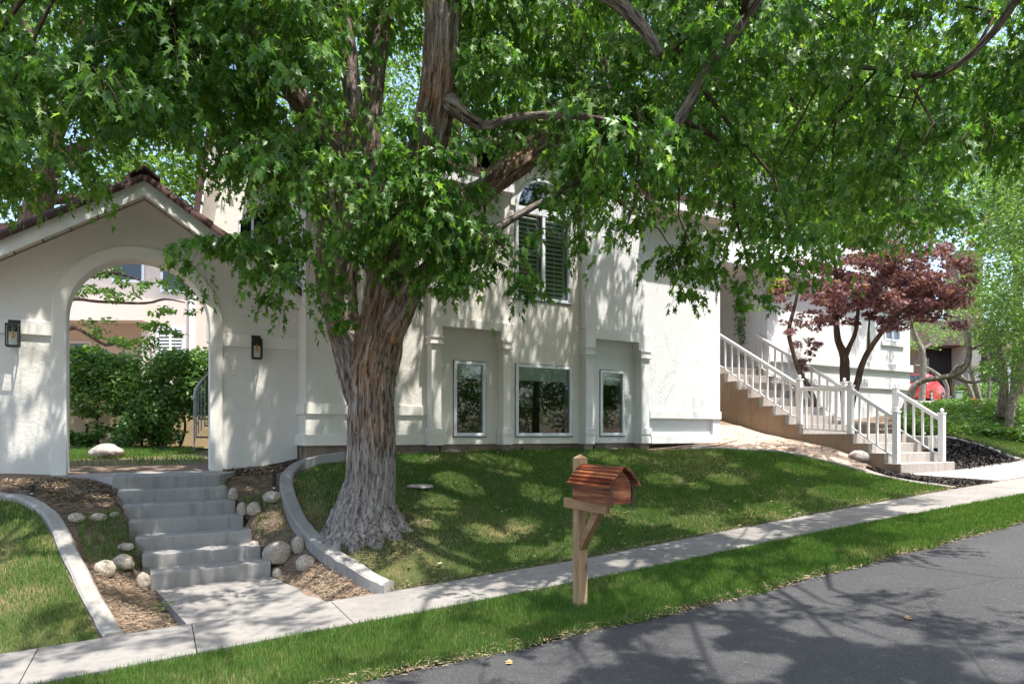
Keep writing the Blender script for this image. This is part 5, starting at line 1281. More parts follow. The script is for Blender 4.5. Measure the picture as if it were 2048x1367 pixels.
# shaggy strips of bark peeling off the silhouette
sel = RNG.choice(np.where((rloc > .13) & (hgt > .9) & (hgt < 4.5))[0], 420)
p0 = co[sel]+no[sel]*.01; n0 = no[sel]; L = RNG.uniform(.04, .13, len(sel)); up = np.where(RNG.uniform(0, 1, len(sel)) < .5, 1.0, -1.0)
tipp = p0+n0*(L*RNG.uniform(.15, .5, len(sel)))[:, None]+np.c_[np.zeros(len(sel)), np.zeros(len(sel)), up*L]
sdv = np.cross(n0, np.array([0, 0, 1.0])); sdv /= (np.linalg.norm(sdv, axis=1, keepdims=True)+1e-6); wv = RNG.uniform(.006, .014, len(sel))[:, None]
mid = (p0+tipp)/2+n0*.004
V = np.stack([p0-sdv*wv, p0+sdv*wv, mid+sdv*wv*.8, mid-sdv*wv*.8, tipp], 1).reshape(-1, 3); k = (np.arange(len(sel))*5)[:, None]
so_ = np_mesh('strips', V, np.concatenate([k+np.array([0, 1, 2]), k+np.array([0, 2, 3]), k+np.array([3, 2, 4])]), 3, 'brown_bark', maple)
bm = bmesh.new(); bm.from_mesh(me2); k = len(bm.faces); bm.from_mesh(so_.data); bm.faces.ensure_lookup_table()
for f_ in bm.faces[k:]: f_.material_index = 1
bm.to_mesh(me2); bm.free(); me2.materials.append(MATS['brown_bark']); bpy.data.objects.remove(so_, do_unlink=True)

# foliage clumps
LB = [(-200, 420), (0, 425), (60, 430), (140, 330), (250, 300), (330, 330), (400, 330), (455, 420), (520, 520), (580, 585), (640, 560), (700, 560), (760, 470), (840, 560), (880, 590), (930, 580), (1000, 560), (1050, 560), (1100, 430), (1160, 440), (1230, 470), (1290, 400), (1330, 500), (1380, 560), (1425, 470), (1470, 520), (1520, 560), (1600, 560), (1660, 530), (1720, 470), (1800, 430), (1870, 430), (1930, 380), (1990, 360), (2200, 340)]
lbx = [a for a, b in LB]; lby = [b for a, b in LB]
gaps = [(820, 190, 42, 55), (1985, 68, 45, 35), (285, 280, 36, 24), (690, 330, 30, 60), (705, 170, 26, 90), (880, 90, 44, 130), (600, 200, 55, 42), (525, 100, 36, 36), (1020, 335, 70, 40), (1060, 390, 34, 34), (1085, 520, 45, 60), (690, 400, 30, 40), (440, 370, 40, 40), (900, 500, 30, 22), (1345, 240, 20, 30), (460, 40, 26, 26), (760, 90, 20, 60), (820, 560, 30, 30)]
cl = []
tries = 0
while len(cl) < 350 and tries < 20000:
    tries += 1
    px = random.uniform(-180, 2220); py = random.uniform(-260, 600)
    yb = np.interp(px, lbx, lby)
    if py > yb-70: continue
    if any(((px-a)/(c*1.25))**2+((py-30-b)/(e*1.25))**2 < 1 for a, b, c, e in gaps): continue
    if px < 600: d = random.uniform(5.6, 7.9)
    elif px < 1200: d = random.uniform(6.3, 9.3)
    else: d = random.uniform(5.4, 9.6)
    if px > 1250 and py > 330: d = random.uniform(6.2, 9.0)
    # keep the trunks readable: nothing right in front of the main stems
    if 640 < px < 940 and d < TD and random.random() < .55: continue
    if px < 620 and py > 250: d = random.uniform(5.8, 7.6)
    cl.append((px, py, d, .46))
extra = [(760, 320, 6.5, .3), (840, 300, 6.1, .3), (895, 300, 6.2, .3), (835, 370, 6.2, .34), (780, 390, 6.5, .34), (870, 430, 6.3, .36), (720, 470, 6.8, .34), (820, 240, 6.4, .24), (920, 380, 6.5, .36), (800, 470, 6.5, .34), (850, 510, 6.6, .3), (630, 330, 6.8, .3), (700, 400, 6.9, .28), (560, 300, 6.6, .34), (415, 500, 6.6, .26), (455, 478, 6.5, .26), (500, 500, 6.7, .28), (545, 530, 6.8, .3), (590, 555, 6.9, .3), (620, 520, 6.9, .35), (570, 590, 6.9, .2), (700, 620, 7.0, .14), (705, 650, 7.05, .10), (870, 565, 6.9, .25), (905, 555, 6.8, .28),
         (950, 545, 6.8, .3), (1000, 540, 6.9, .3), (1040, 550, 6.9, .26), (1060, 575, 6.9, .16), (1230, 470, 6.6, .22), (1235, 500, 6.6, .16), (1180, 430, 7.2, .3), (1280, 430, 7, .25), (1345, 500, 7.4, .28), (1370, 540, 7.3, .26), (1365, 575, 7.3, .18), (1330, 440, 7.3, .35), (1400, 480, 7.4, .35),
         (1400, 530, 7.4, .26), (1500, 520, 7.6, .28), (1510, 570, 7.7, .22), (1495, 610, 7.7, .2), (1520, 450, 7.6, .38), (1600, 520, 7.5, .32), (1625, 560, 7.5, .24), (1660, 520, 7.6, .3), (1560, 470, 7.6, .35), (1720, 480, 8, .35), (1700, 430, 8, .4), (1850, 430, 8.6, .35), (1800, 420, 8.6, .35), (790, 420, 7.0, .4), (770, 480, 7.0, .4), (840, 470, 6.9, .4), (730, 540, 7.1, .3), (600, 420, 7.0, .4), (640, 480, 7.0, .35), (560, 470, 7, .35), (880, 390, 6.8, .4), (930, 440, 6.8, .4), (1150, 330, 7.4, .4), (1190, 480, 7.4, .2), (1120, 470, 7.2, .22), (1140, 400, 7.2, .3)]
cl += extra
cl += [(random.uniform(1170, 1500), random.uniform(180, 400), random.uniform(7.2, 9.0), .5) for _ in range(26)]
cl += [(random.uniform(1460, 1960), random.uniform(60, 450), random.uniform(9.0, 12.0), .55) for _ in range(60)]
cl += [(random.uniform(1100, 1440), random.uniform(-100, 300), random.uniform(8.0, 9.6), .5) for _ in range(24)]
cl += [(random.uniform(200, 640), random.uniform(-80, 250), random.uniform(7.0, 8.6), .5) for _ in range(22)]
centres = [(np.array(P(a, b, d)), r) for a, b, d, r in cl]
# crown above and beside the picture (it shades the lawn, the wall and the road)
dens_clear = []
for i in range(72):
    while True:
        x, y, z = random.uniform(-8, 7), random.uniform(1.2, 12.5), random.uniform(4.9, 10.5)
        if ((x+.4)/7.6)**2+((y-6.6)/5.8)**2+((z-6.5)/4.6)**2 > 1: continue
        if z < CAM_H+(CY+230)/FPX*y and y > 3: continue        # stay above the framed part
        # ground point this clump shades
        k = (z-.3)/SUN.z; gx, gy = x-SUN.x*k, y-SUN.y*k
        if gx > 3.9 and gy > 8.2: continue                      # sunny right lawn, steps and wall
        if gx > 3.0 and gy > 4.9 and random.random() < .75: continue    # sunny part of verge and road
        break
    centres.append((np.array([x, y, z]), .55))
for i in range(58):      # branches reaching over the road, right of the camera
    gx, gy = random.uniform(.2, 4.4), random.uniform(2.6, 5.1)
    if gx > 3.0 and gy > 4.4: continue
    z = random.uniform(5.2, 8.5); k = z/SUN.z; centres.append((np.array([gx+SUN.x*k, gy+SUN.y*k, z]), .5))
for i in range(13):      # shade over the left lawn, steps and arch wall
    gx, gy = random.uniform(-6.5, -1.5), random.uniform(4.2, 8.6); z = random.uniform(6.6, 9.5); k = (z-.8)/SUN.z
    centres.append((np.array([gx+SUN.x*k, gy+SUN.y*k, z]), .5))
for i in range(44):      # high clumps that shade the wall between the first and the third lower window
    px = random.uniform(640, 1255); zt_ = random.uniform(1.6, 5.2); t_ = TF; s_ = S(px, t_); x, y, _ = ST(s_, t_); z = random.uniform(7.0, 10.0); k = (z-zt_)/SUN.z
    centres.append((np.array([x+SUN.x*k, y+SUN.y*k, z]), .5))
anch = []; outd = []; sc_l = []
for c, r in centres:
    n = max(4, int(16*(r/.46)**2)+3)
    dv = rdir(n, -.5, .8); a = c+dv*(r*RNG.uniform(.1, .8, n)**.7)[:, None]*np.array([1, 1, .7]); anch.append(a); o_ = dv*np.array([1, 1, .4])+RNG.normal(0, .35, (n, 3)); o_[:, 2] = np.clip(o_[:, 2], -.4, .35); outd.append(o_/np.linalg.norm(o_, axis=1, keepdims=True)); sc_l.append(np.full(n, min(1, .45+r)))
anch = np.concatenate(anch); outd = np.concatenate(outd); sc_l = np.concatenate(sc_l)
Ls = RNG.uniform(.28, .62, len(anch))*sc_l
pos, ax, sz, lines = sprays(anch, Ls, 11, RNG.uniform(.30, .95, len(anch)), .116, outd)
sz = sz*RNG.choice([.6, .85, 1.0, 1.15], len(sz))
keep = (pos[:, 1]*0.877-pos[:, 0]*.48 < TF-.55) | (pos[:, 2] > 6.4) | ((pos[:, 0]*.877+pos[:, 1]*.48 > 10.4) & (pos[:, 1]*0.877-pos[:, 0]*.48 < 11.0)); pos, ax, sz = pos[keep], ax[keep], sz[keep]
lx = pos[:, 0]/np.maximum(pos[:, 1], .1)*FPX+CX; ly = CY-(pos[:, 2]-CAM_H)/np.maximum(pos[:, 1], .1)*FPX; wob_ = 1+.5*(fbm(pos*3, 2, 3)-.45)
kk = np.ones(len(pos), bool)
for a, b, c, e in ((1556, 578, 27, 34), (1108, 535, 30, 66), (1058, 385, 34, 30), (820, 190, 34, 44), (1985, 66, 34, 26), (880, 110, 38, 120), (1008, 350, 40, 32), (590, 195, 40, 28), (706, 150, 18, 90), (1455, 620, 22, 50), (512, 690, 30, 40), (1305, 470, 22, 26)):
    kk &= ~((((lx-a)/c)**2+((ly-b)/e)**2 < wob_) & (pos[:, 1] > 1))
fl = [(905, 960, .32), (1010, 932, .42), (1075, 985, .34), (1040, 1050, .25), (1290, 1035, .34), (1400, 1050, .36), (1550, 1025, .4), (1600, 940, .4), (1330, 960, .3), (1450, 960, .3), (1700, 990, .5), (1850, 980, .5), (825, 918, .22), (960, 915, .25), (1200, 912, .25),
      (1480, 1150, .32), (1330, 1185, .26), (1650, 1110, .4), (1800, 1060, .4), (1950, 1030, .5), (620, 1300, .26), (300, 1345, .25), (760, 1290, .22), (1030, 1240, .2), (900, 1290, .22), (420, 1110, .16), (500, 1090, .14), (330, 1120, .15), (260, 985, .13), (310, 1060, .12), (400, 1205, .2), (475, 1195, .16), (560, 1222, .22), (640, 1200, .15),
      (40, 1200, .26), (100, 1085, .2), (60, 1130, .22), (20, 1060, .2), (590, 1010, .16), (172, 1190, .15), (300, 950, .2), (390, 947, .16), (30, 965, .2), (110, 972, .2), (200, 1000, .2), (250, 1230, .22), (640, 1145, .16), (540, 1040, .2), (1150, 1310, .28), (1060, 1345, .25), (1340, 1290, .28), (1500, 1330, .22), (980, 1200, .18), (1100, 1175, .14), (1500, 1075, .25), (870, 1255, .18), (500, 1280, .22), (60, 1350, .2), (205, 1325, .22), (1250, 1130, .2), (850, 1090, .22), (930, 1130, .2), (620, 1020, .18), (720, 1120, .15)]
sv_ = np.array(SUN)
rf_ = random.Random(5)
fl += [(rf_.uniform(850, 1850), rf_.uniform(905, 1120), rf_.uniform(.12, .3)) for _ in range(34)]+[(rf_.uniform(0, 2000), rf_.uniform(1080, 1360), rf_.uniform(.1, .25)) for _ in range(30)]
for a, b, r_ in fl:
    g_ = np.array(ground_px(a, b)); w_ = pos-g_; al = w_@sv_; dist = np.linalg.norm(w_-al[:, None]*sv_, axis=1)
    kk &= ~((dist < r_*1.15*(.6+.9*fbm(pos*2.5, 2, int(a)))) & (al > .8))
# the wall right of the last pier stands in open sun
tl_ = pos[:, 1]*.877-pos[:, 0]*.48; kx = (TF-tl_)/(sv_[1]*.877-sv_[0]*.48); hit = pos+sv_*kx[:, None]; hs = hit[:, 0]*.877+hit[:, 1]*.48
edge_ = .35*(fbm(pos*1.7, 2, 31)-.45)
kk &= ~((kx < -.15) & (hs > sF0-.05+edge_) & (hs < sF1+.3) & (hit[:, 2] > 1.3) & (hit[:, 2] < 4.9))
for _ in range(52):      # thin streaks of sun on the walls
    px_ = random.uniform(0, 1270); t_ = TA if px_ < 590 else TF+.1
    s_ = S(px_, t_); g_ = np.array(ST(s_, t_, random.uniform(1.3, 4.0))); w_ = pos-g_; al = w_@sv_; dist = np.linalg.norm(w_-al[:, None]*sv_, axis=1)
    kk &= ~((dist < random.uniform(.05, .15)) & (al > .8))
pos, ax, sz = pos[kk], ax[kk], sz[kk]
print('maple leaves', len(pos))
nr = rdir(len(pos), .05, 1)+np.array([0.1, -.25, .3]); tint = RNG.beta(2, 2.4, len(pos)); tint += .22*(fbm(pos*.9, 2, 20)-.45)*2
crown = leaf_mesh('crown', pos, ax, nr, sz, MAPLE, 'maple_leaf', maple, tint)
twig_mesh('twigs', lines[:, ::2], .0035, 'twig_bark', maple)
# secondary branches from the limbs to clumps
allp = np.array([p for pts in skel.values() for p in pts]); allp = allp[(allp[:, 2] > 3.2)]
mb = MB()
for i, (c, r) in enumerate(centres):
    if i % 2: continue
    dd = np.linalg.norm(allp[:, :3]-c, axis=1)+.0*allp[:, 3]; k = np.argmin(dd+RNG.uniform(0, .8, len(dd))); a = allp[k, :3]
    if dd[k] > 3.4 or dd[k] < .3 or (c[0] < -3.2 and i % 4): continue
    if allp[k, 3] > .10 and a[2] < 6.6 and a[1] > c[1]-.2: continue
    m1 = a*.65+c*.35+np.array([random.uniform(-.15, .15), random.uniform(-.3, .3), .16*dd[k]]); m2 = a*.3+c*.7+np.array([random.uniform(-.12, .12), random.uniform(-.12, .12), .10*dd[k]])
    r0 = min(allp[k, 3]*.7, .010+.010*dd[k]); mb.tube([a, m1, m2, c], [r0, r0*.7, r0*.45, .004], 6)
mb.build('branchwork', 'brown_bark', maple, smooth=True)

# ------------------------------------------------------------------ generic smaller trees
def tree(name, label, base_xyz, limb_pts, clumps, leaf, leafmat_, barkmat, shape, per=60, group=None, cat='tree', flatten=.7, rfold=.1, spread=1.0, zpref=(.0, 1)):
    o = empty(name, base_xyz, label, cat, group)
    mb = MB()
    for l in limb_pts: q = densify([tuple(p) for p in l]); mb.tube([p[:3] for p in q], [p[3] for p in q], 10, jitter=.06)
    if limb_pts: mb.build('trunk', barkmat, o, smooth=True)
    P_, S_ = [], []
    for (c, r, k) in clumps:
        n = max(3, int(per*k)); dv = rdir(n, -1, 1); rad = r*RNG.uniform(0.15, 1, n)**.5*spread; P_.append(np.array(c)+dv*rad[:, None]*np.array([1, 1, flatten]))
    if P_:
        P_ = np.concatenate(P_); n = len(P_); ax_ = rdir(n, -.9, .2); nr_ = rdir(n, *zpref)
        leaf_mesh('crown', P_, ax_, nr_, leaf*RNG.uniform(.7, 1.2, n), shape, leafmat_, o, RNG.beta(2, 2.2, n)+.3*(fbm(P_*1.3, 2, 7)-.45), rfold)
    return o
def PL(lst): return [P(a, b, d)+(r/FPX*d,) for a, b, d, r in lst]

# tree behind the arch, left
g = P(70, 700, 12.2)
limb = [PL([(40, 760, 12.2, 30), (55, 520, 12.2, 28), (72, 430, 12.2, 26), (95, 345, 12.2, 24), (105, 280, 12.1, 20), (75, 170, 12, 15), (55, 60, 11.8, 13), (25, -20, 11.7, 11), (-10, -120, 11.6, 8)]),
        PL([(95, 335, 12.2, 18), (150, 300, 12.3, 12), (200, 280, 12.4, 8), (290, 230, 12.5, 5)]), PL([(100, 300, 12, 15), (150, 160, 12, 12), (165, 40, 12, 10), (175, -60, 12, 8)]), PL([(85, 400, 12.2, 12), (170, 392, 12.6, 8), (250, 360, 13, 6), (330, 300, 13.2, 3)])]
cls = [(P(random.uniform(-120, 430), random.uniform(-160, 395), random.uniform(11.0, 14.5)), .75, 1.0) for _ in range(88)]
cls += [(P(random.uniform(230, 400), random.uniform(250, 380), random.uniform(12, 14.0)), .5, 1.1) for _ in range(16)]
cls = [c for c in cls if not (((c[0][0]/c[0][1]*FPX+CX-290)/40)**2+((CY-(c[0][2]-CAM_H)/c[0][1]*FPX-278)/30)**2 < 1)]
tree('broadleaf_tree', 'dark trunked green tree rising behind the tiled arch roof', (g[0], g[1], H1(g[0], g[1])), limb, cls, .13, 'back_leaf', 'brown_bark', OVAL, per=135)

# distant trees beyond the house filling the view between the leaves
for (lab, x0, x1, y0, y1, d, n, r) in (('tall green tree behind the middle of the house roof', 560, 1250, -60, 330, 19, 60, 1.5), ('tall green tree behind the right wing of the house', 1280, 1760, -100, 400, 22, 70, 1.6), ('pale green tree behind the brick house', 1760, 2300, 60, 470, 36, 60, 2.6)):
    xm = (x0+x1)/2; g = P(xm, CY, d); gz = 2.5
    cls = [(P(random.uniform(x0, x1), random.uniform(y0, y1), d+random.uniform(-2, 2.5)), r, 1.0) for _ in range(n)]
    cls = [c for c in cls if not any((((c[0][0]/c[0][1]*FPX+CX)-a)/70)**2+(((CY-(c[0][2]-CAM_H)/c[0][1]*FPX)-b)/70)**2 < 1 for a, b in ((820, 190), (1985, 68)))]
    tree('background_tree', lab, (g[0], g[1], gz), [[(g[0], g[1], gz, .35), (g[0]+.2, g[1], gz+4, .28), (g[0], g[1], gz+10, .12)]], cls, .17 if d < 30 else .3, 'back_leaf', 'brown_bark', DIAM, per=430)

# Japanese maples behind the stairs
gy = H1(*ST(S(1688, 9.9), 9.9)[:2]); jb = ST(S(1690, 9.9), 9.9, 1.3); JD = jb[1]
limb = [PL([(1694, 890, JD, 12), (1692, 820, JD, 12), (1690, 760, JD, 12), (1688, 712, JD, 11), (1676, 680, JD, 8), (1672, 640, JD, 7), (1668, 590, JD, 6.5), (1672, 540, JD, 5), (1660, 480, JD, 3)]),
        PL([(1689, 715, JD, 8), (1700, 690, JD-.1, 6), (1712, 660, JD-.2, 5), (1718, 610, JD-.3, 4), (1730, 560, JD-.3, 3)]),
        PL([(1706, 790, JD-.1, 10), (1716, 760, JD-.15, 8), (1722, 735, JD-.2, 7.5), (1735, 705, JD-.3, 7), (1752, 680, JD-.4, 6), (1780, 645, JD-.5, 4.5), (1820, 610, JD-.6, 3)]),
        PL([(1694, 860, JD, 8), (1706, 790, JD-.1, 8.5)]), PL([(1738, 702, JD-.3, 5), (1737, 670, JD-.3, 3), (1740, 620, JD-.3, 2)])]
cls = []
for _ in range(190):
    px = random.gauss(1775, 95); py = 572+random.gauss(0, 50)-(px-1760)*.04
    if px < 1640 or py > 655-(40 if 1690 < px < 1770 else 0) or px > 1935: continue
    cls.append((P(px, py, JD+random.uniform(-1.5, .8)), .26, 1.3))
cls += [(P(random.uniform(1800, 1940), random.uniform(560, 620), JD-random.uniform(.3, 1.6)), .22, 1) for _ in range(34)]
cls += [(P(random.uniform(1650, 1720), random.uniform(540, 590), JD), .22, 1) for _ in range(18)]
cls += [(P(random.uniform(1660, 1800), random.uniform(610, 650), JD-.2), .12, .5) for _ in range(14)]
cls += [(P(random.uniform(1700, 2000), random.uniform(430, 500), JD+2+random.uniform(-.5, 1)), .24, .7) for _ in range(22)]
tree('red_maple', 'large dark red leaved maple with smooth grey stems behind the porch steps', (jb[0], jb[1], gy), [[(a, b, c, r*.78) for a, b, c, r in l] for l in limb], cls, .085, 'red_leaf', 'brown_bark', MAPLE, per=80, flatten=.45)
j2 = ST(S(1585, 10.9), 10.9); JD2 = j2[1]
limb = [PL([(1606, 800, JD2-.8, 4), (1590, 770, JD2-.8, 4), (1575, 745, JD2-.8, 4), (1558, 700, JD2-.8, 4), (1545, 665, JD2-.8, 3.5), (1520, 640, JD2-.8, 3)]), PL([(1625, 830, JD2-.8, 5), (1600, 790, JD2-.8, 5)]), PL([(1625, 830, JD2-.8, 5), (1640, 880, JD2-.8, 6)])]
limb = [PL([(1650, 880, JD2-1.2, 6), (1625, 790, JD2-1.2, 5), (1600, 745, JD2-1.2, 5), (1585, 700, JD2-1.2, 4), (1578, 660, JD2-1.2, 4), (1590, 610, JD2-1.2, 3), (1600, 560, JD2-1.2, 2)])]
cls = [(P(random.uniform(1555, 1645), random.uniform(560, 690), JD2-1.2+random.uniform(-.4, .4)), .15, .6) for _ in range(40)] + [(P(1610+random.uniform(-20, 20), random.uniform(690, 740), JD2-1.2), .10, .5) for _ in range(8)] + [(P(random.uniform(1575, 1625), random.uniform(520, 570), JD2-1.2), .14, .7) for _ in range(8)]
tree('red_maple', 'thin dark red maple sprays between the porch column and the stairs railing', (P(1650, 880, JD2-1.2)), limb, cls, .08, 'red_leaf', 'brown_bark', MAPLE, per=50, flatten=.4)

# leafy shrub hanging by the door (green mass behind the upper railing)
c0 = ST(S(1492, TP+.6), TP+.6, zfloor)
cls = [(P(random.uniform(1478, 1505), random.uniform(600, 715), c0[1]), .16, 1) for _ in range(16)]
tree('potted_shrub', 'green shrub on the porch beside the shuttered side window', c0, [[(c0[0], c0[1], zfloor, .03), (c0[0], c0[1], zfloor+1.1, .02)]], cls, .08, 'shrub_leaf', 'brown_bark', OVAL, per=60, cat='shrub')
# hanging basket
hb = ST(S(1556, TP-.32), TP-.32); hd = hb[1]; zc = P(1556, 572, hd)[2]
bk = empty('hanging_basket', (hb[0], hb[1], zc-.2), 'hanging basket of lime green leaves beside the porch column', 'hanging basket')
mb = MB(); mb.lathe((hb[0], hb[1], zc-.22), [(.08, 0), (.13, .05), (.17, .16), (.18, .2)], 16); mb.build('pot', 'pot_brown', bk)
mb = MB()
for a in (0, 2.1, 4.2): mb.tube([(hb[0]+.16*math.cos(a), hb[1]+.16*math.sin(a), zc-.03), (hb[0], hb[1], 5.7)], .004, 5)
mb.build('hanger', 'black_metal', bk)
n = 900; dv = rdir(n, -.5, 1); pp = np.array([hb[0], hb[1], zc+.02])+dv*np.array([.30, .30, .20])*RNG.uniform(.5, 1, (n, 1)); pp[:, 2] -= .12*(np.abs(dv[:, 0]) > .6)
leaf_mesh('foliage', pp, rdir(n, -.7, .3), rdir(n, 0, 1), RNG.uniform(.04, .09, n), OVAL, 'lime_leaf', bk, RNG.uniform(0, 1, n))

# ------------------------------------------------------------------ behind the arch: garden wall, shrubs, neighbour
w0, w1 = P(60, 900, 14.2), P(470, 895, 15.4)
mb = MB(); dx, dy = w1[0]-w0[0], w1[1]-w0[1]; L = math.hypot(dx, dy); nx, ny = -dy/L*.2, dx/L*.2
mb.hexa([(w0[0], w0[1], .9), (w1[0], w1[1], .9), (w1[0]+nx, w1[1]+ny, .9), (w0[0]+nx, w0[1]+ny, .9), (w0[0], w0[1], 2.75), (w1[0], w1[1], 2.75), (w1[0]+nx, w1[1]+ny, 2.75), (w0[0]+nx, w0[1]+ny, 2.75)])
tag(mb.build('garden_wall', 'tan_block', origin=w0), 'tan garden wall behind the shrubs in the archway', 'wall')
def shrub(label, x0, x1, y0, y1, d0, d1, n, r, per=120, leaf=.11, mat='shrub_leaf', name='shrub', cat='shrub', shape=OVAL):
    cls = [(P(random.uniform(x0, x1), random.uniform(y0, y1), random.uniform(d0, d1)), r*random.uniform(.7, 1.3), 1) for _ in range(n)]
    g = P((x0+x1)/2, 890, d1-.2); gz = H1(g[0], g[1])
    st_ = [[(g[0], g[1], gz-.05, .03), (g[0]+random.uniform(-.2, .2), g[1], gz+.5, .025), (P((x0+x1)/2, (y0+y1)/2, d1-.3)+(.015,))]]
    return tree(name, label, (g[0], g[1], gz), st_, cls, leaf, mat, 'brown_bark', shape, per=per, cat=cat, flatten=.8, zpref=(-.2, 1))
shrub('dark green climbing shrub over the left part of the garden wall', 125, 270, 712, 800, 13.2, 14.0, 42, .36, 210)
shrub('bright green leafy shrub over the right part of the garden wall', 290, 420, 715, 830, 13.0, 14.0, 46, .36, 210)
shrub('low dark shrub at the middle foot of the garden wall', 225, 340, 800, 880, 12.9, 13.8, 26, .26, 190)
shrub('small dark vine low on the left of the garden wall', 135, 205, 815, 885, 13.6, 14.0, 7, .2, 130)
# small tree with open leafy branches seen through the arch
D2 = 12.2
limb = [PL([(100, 900, D2, 14), (112, 760, D2, 12), (120, 640, D2, 10), (138, 600, D2, 4), (200, 603, D2, 3.0), (290, 606, D2, 2.5), (330, 598, D2, 2), (370, 605, D2, 1)]), PL([(118, 660, D2, 7), (150, 655, D2, 4), (185, 675, D2, 3), (212, 690, D2, 3), (240, 685, D2, 2), (300, 680, D2, 1.5)]), PL([(122, 640, D2, 6), (160, 560, D2, 4), (220, 545, D2, 3), (280, 560, D2, 2)])]
cls = [(P(random.uniform(120, 280), random.uniform(525, 600), D2+random.uniform(-.4, .5)), .17, .7) for _ in range(26)] + [(P(random.uniform(290, 400), random.uniform(560, 630), D2+random.uniform(-.3, .3)), .14, .55) for _ in range(16)] + [(P(random.uniform(170, 310), random.uniform(630, 700), D2+random.uniform(-.3, .3)), .15, .6) for _ in range(20)] + [(P(random.uniform(310, 370), random.uniform(640, 670), D2), .14, .6) for _ in range(6)]
tree('courtyard_tree', 'slender open branched tree seen through the archway', (P(100, 900, D2)), limb, cls, .10, 'back_leaf', 'brown_bark', OVAL, per=42, flatten=.5)
# neighbour house
ND = 22.0
def NB(px, py, d=ND): return P(px, py, d)
nh = empty('neighbour_house', P(290, 880, ND), 'pinkish stucco neighbour house seen through the archway', 'house')
def fbox(mb, px0, px1, py0, py1, d, th, holes=()):
    """front-facing panel with thickness, in the plane y = d"""
    x0, x1 = ray(px0)*d, ray(px1)*d; z0 = CAM_H-(py1-CY)/FPX*d; z1 = CAM_H-(py0-CY)/FPX*d; mb.wbox(x0, x1, d, d+th, z0, z1)
mb = MB(); fbox(mb, -200, 395, 470, 620, ND, 3.0); fbox(mb, 283, 395, 620, 900, ND, 3.0); mb.build('wall', 'stucco_pink', nh)
mb = MB(); fbox(mb, -200, 284, 600, 640, ND-.6, .6); fbox(mb, -200, 284, 640, 900, ND+2.2, .3); mb.build('wall', 'stucco_pink', nh)
mb = MB(); fbox(mb, 395, 600, 520, 900, ND+1.0, 2.0); mb.build('wall', 'stucco_pink', nh)
mb = MB(); x0, x1 = ray(382)*ND, ray(390)*ND; mb.wbox(x0, x1, ND-.12, ND-.002, 1, CAM_H-(470-CY)/FPX*ND); mb.build('downpipe', 'white_paint', nh)
mb = MB(); mb.wbox(ray(-220)*ND, ray(420)*ND, ND-.5, ND+4, CAM_H-(470-CY)/FPX*ND, CAM_H-(455-CY)/FPX*ND); mb.build('roof', 'roof_tile', nh)
for (a, b, c_, e, dd) in ((225, 290, 515, 565, ND), (322, 392, 525, 585, ND), (313, 370, 655, 720, ND), (137, 185, 682, 730, ND+2.2)):
    fr_ = MB(); x0, x1 = ray(a)*dd, ray(b)*dd; z0, z1 = CAM_H-(e-CY)/FPX*dd, CAM_H-(c_-CY)/FPX*dd; fw = .09
    for q in ((x0, x1, z0, z0+fw), (x0, x1, z1-fw, z1), (x0, x0+fw, z0+fw, z1-fw), (x1-fw, x1, z0+fw, z1-fw)): fr_.wbox(q[0], q[1], dd-.05, dd-.003, q[2], q[3])
    wnd = fr_.build('window', 'vinyl_white', nh)
    pn = MB(); pn.poly([(x0+fw, dd-.012, z0+fw), (x1-fw, dd-.012, z0+fw), (x1-fw, dd-.012, z1-fw), (x0+fw, dd-.012, z1-fw)]); pn.build('pane', 'dark_glass', wnd, fixn=False)
    if a == 313:
        sh_ = MB()
        for k in range(8): zq = z0+fw+.02+k*(z1-z0-2*fw)/8; sh_.wbox(x0+fw+.03, x1-fw-.03, dd-.035, dd-.014, zq, zq+.05)
        sh_.wbox((x0+x1)/2-.03, (x0+x1)/2+.03, dd-.04, dd-.0135, z0+fw, z1-fw); sh_.build('shutter', 'shutter_paint', wnd)
# spiral stair seen at the right jamb of the arch
cs = P(444, 900, 12.4); zs = H1(cs[0], cs[1])
sp = empty('spiral_staircase', (cs[0], cs[1], zs), 'grey metal spiral stair railing at the right edge of the archway', 'staircase')
mb = MB(); mb.tube([(cs[0], cs[1], zs), (cs[0], cs[1], zs+3.2)], .045, 10); mb.build('pole', 'grey_metal', sp)
Rr = .48; hr = []; top_ = []
mbb = MB(); mtr = MB()
for k in range(26):
    a = math.pi*1.02-k*.17+.5; z = zs+.10+k*.075; x, y = cs[0]+Rr*math.cos(a), cs[1]+Rr*math.sin(a); hr.append((x, y, z+.95)); mbb = MB(); mbb.tube([(x, y, z), (x, y, z+.95)], .011, 5); mbb.build('baluster', 'grey_metal', sp)
    if k % 3 == 0:
        a2 = a-.5; mtr = MB(); mtr.hexa([(cs[0], cs[1], z), (x, y, z), (cs[0]+Rr*math.cos(a2), cs[1]+Rr*math.sin(a2), z), (cs[0]+.02, cs[1]+.02, z), (cs[0], cs[1], z+.03), (x, y, z+.03), (cs[0]+Rr*math.cos(a2), cs[1]+Rr*math.sin(a2), z+.03), (cs[0]+.02, cs[1]+.02, z+.03)]); mtr.build('tread', 'black_metal', sp)
mb = MB(); mb.tube(hr, .02, 8); mb.build('handrail', 'grey_metal', sp)

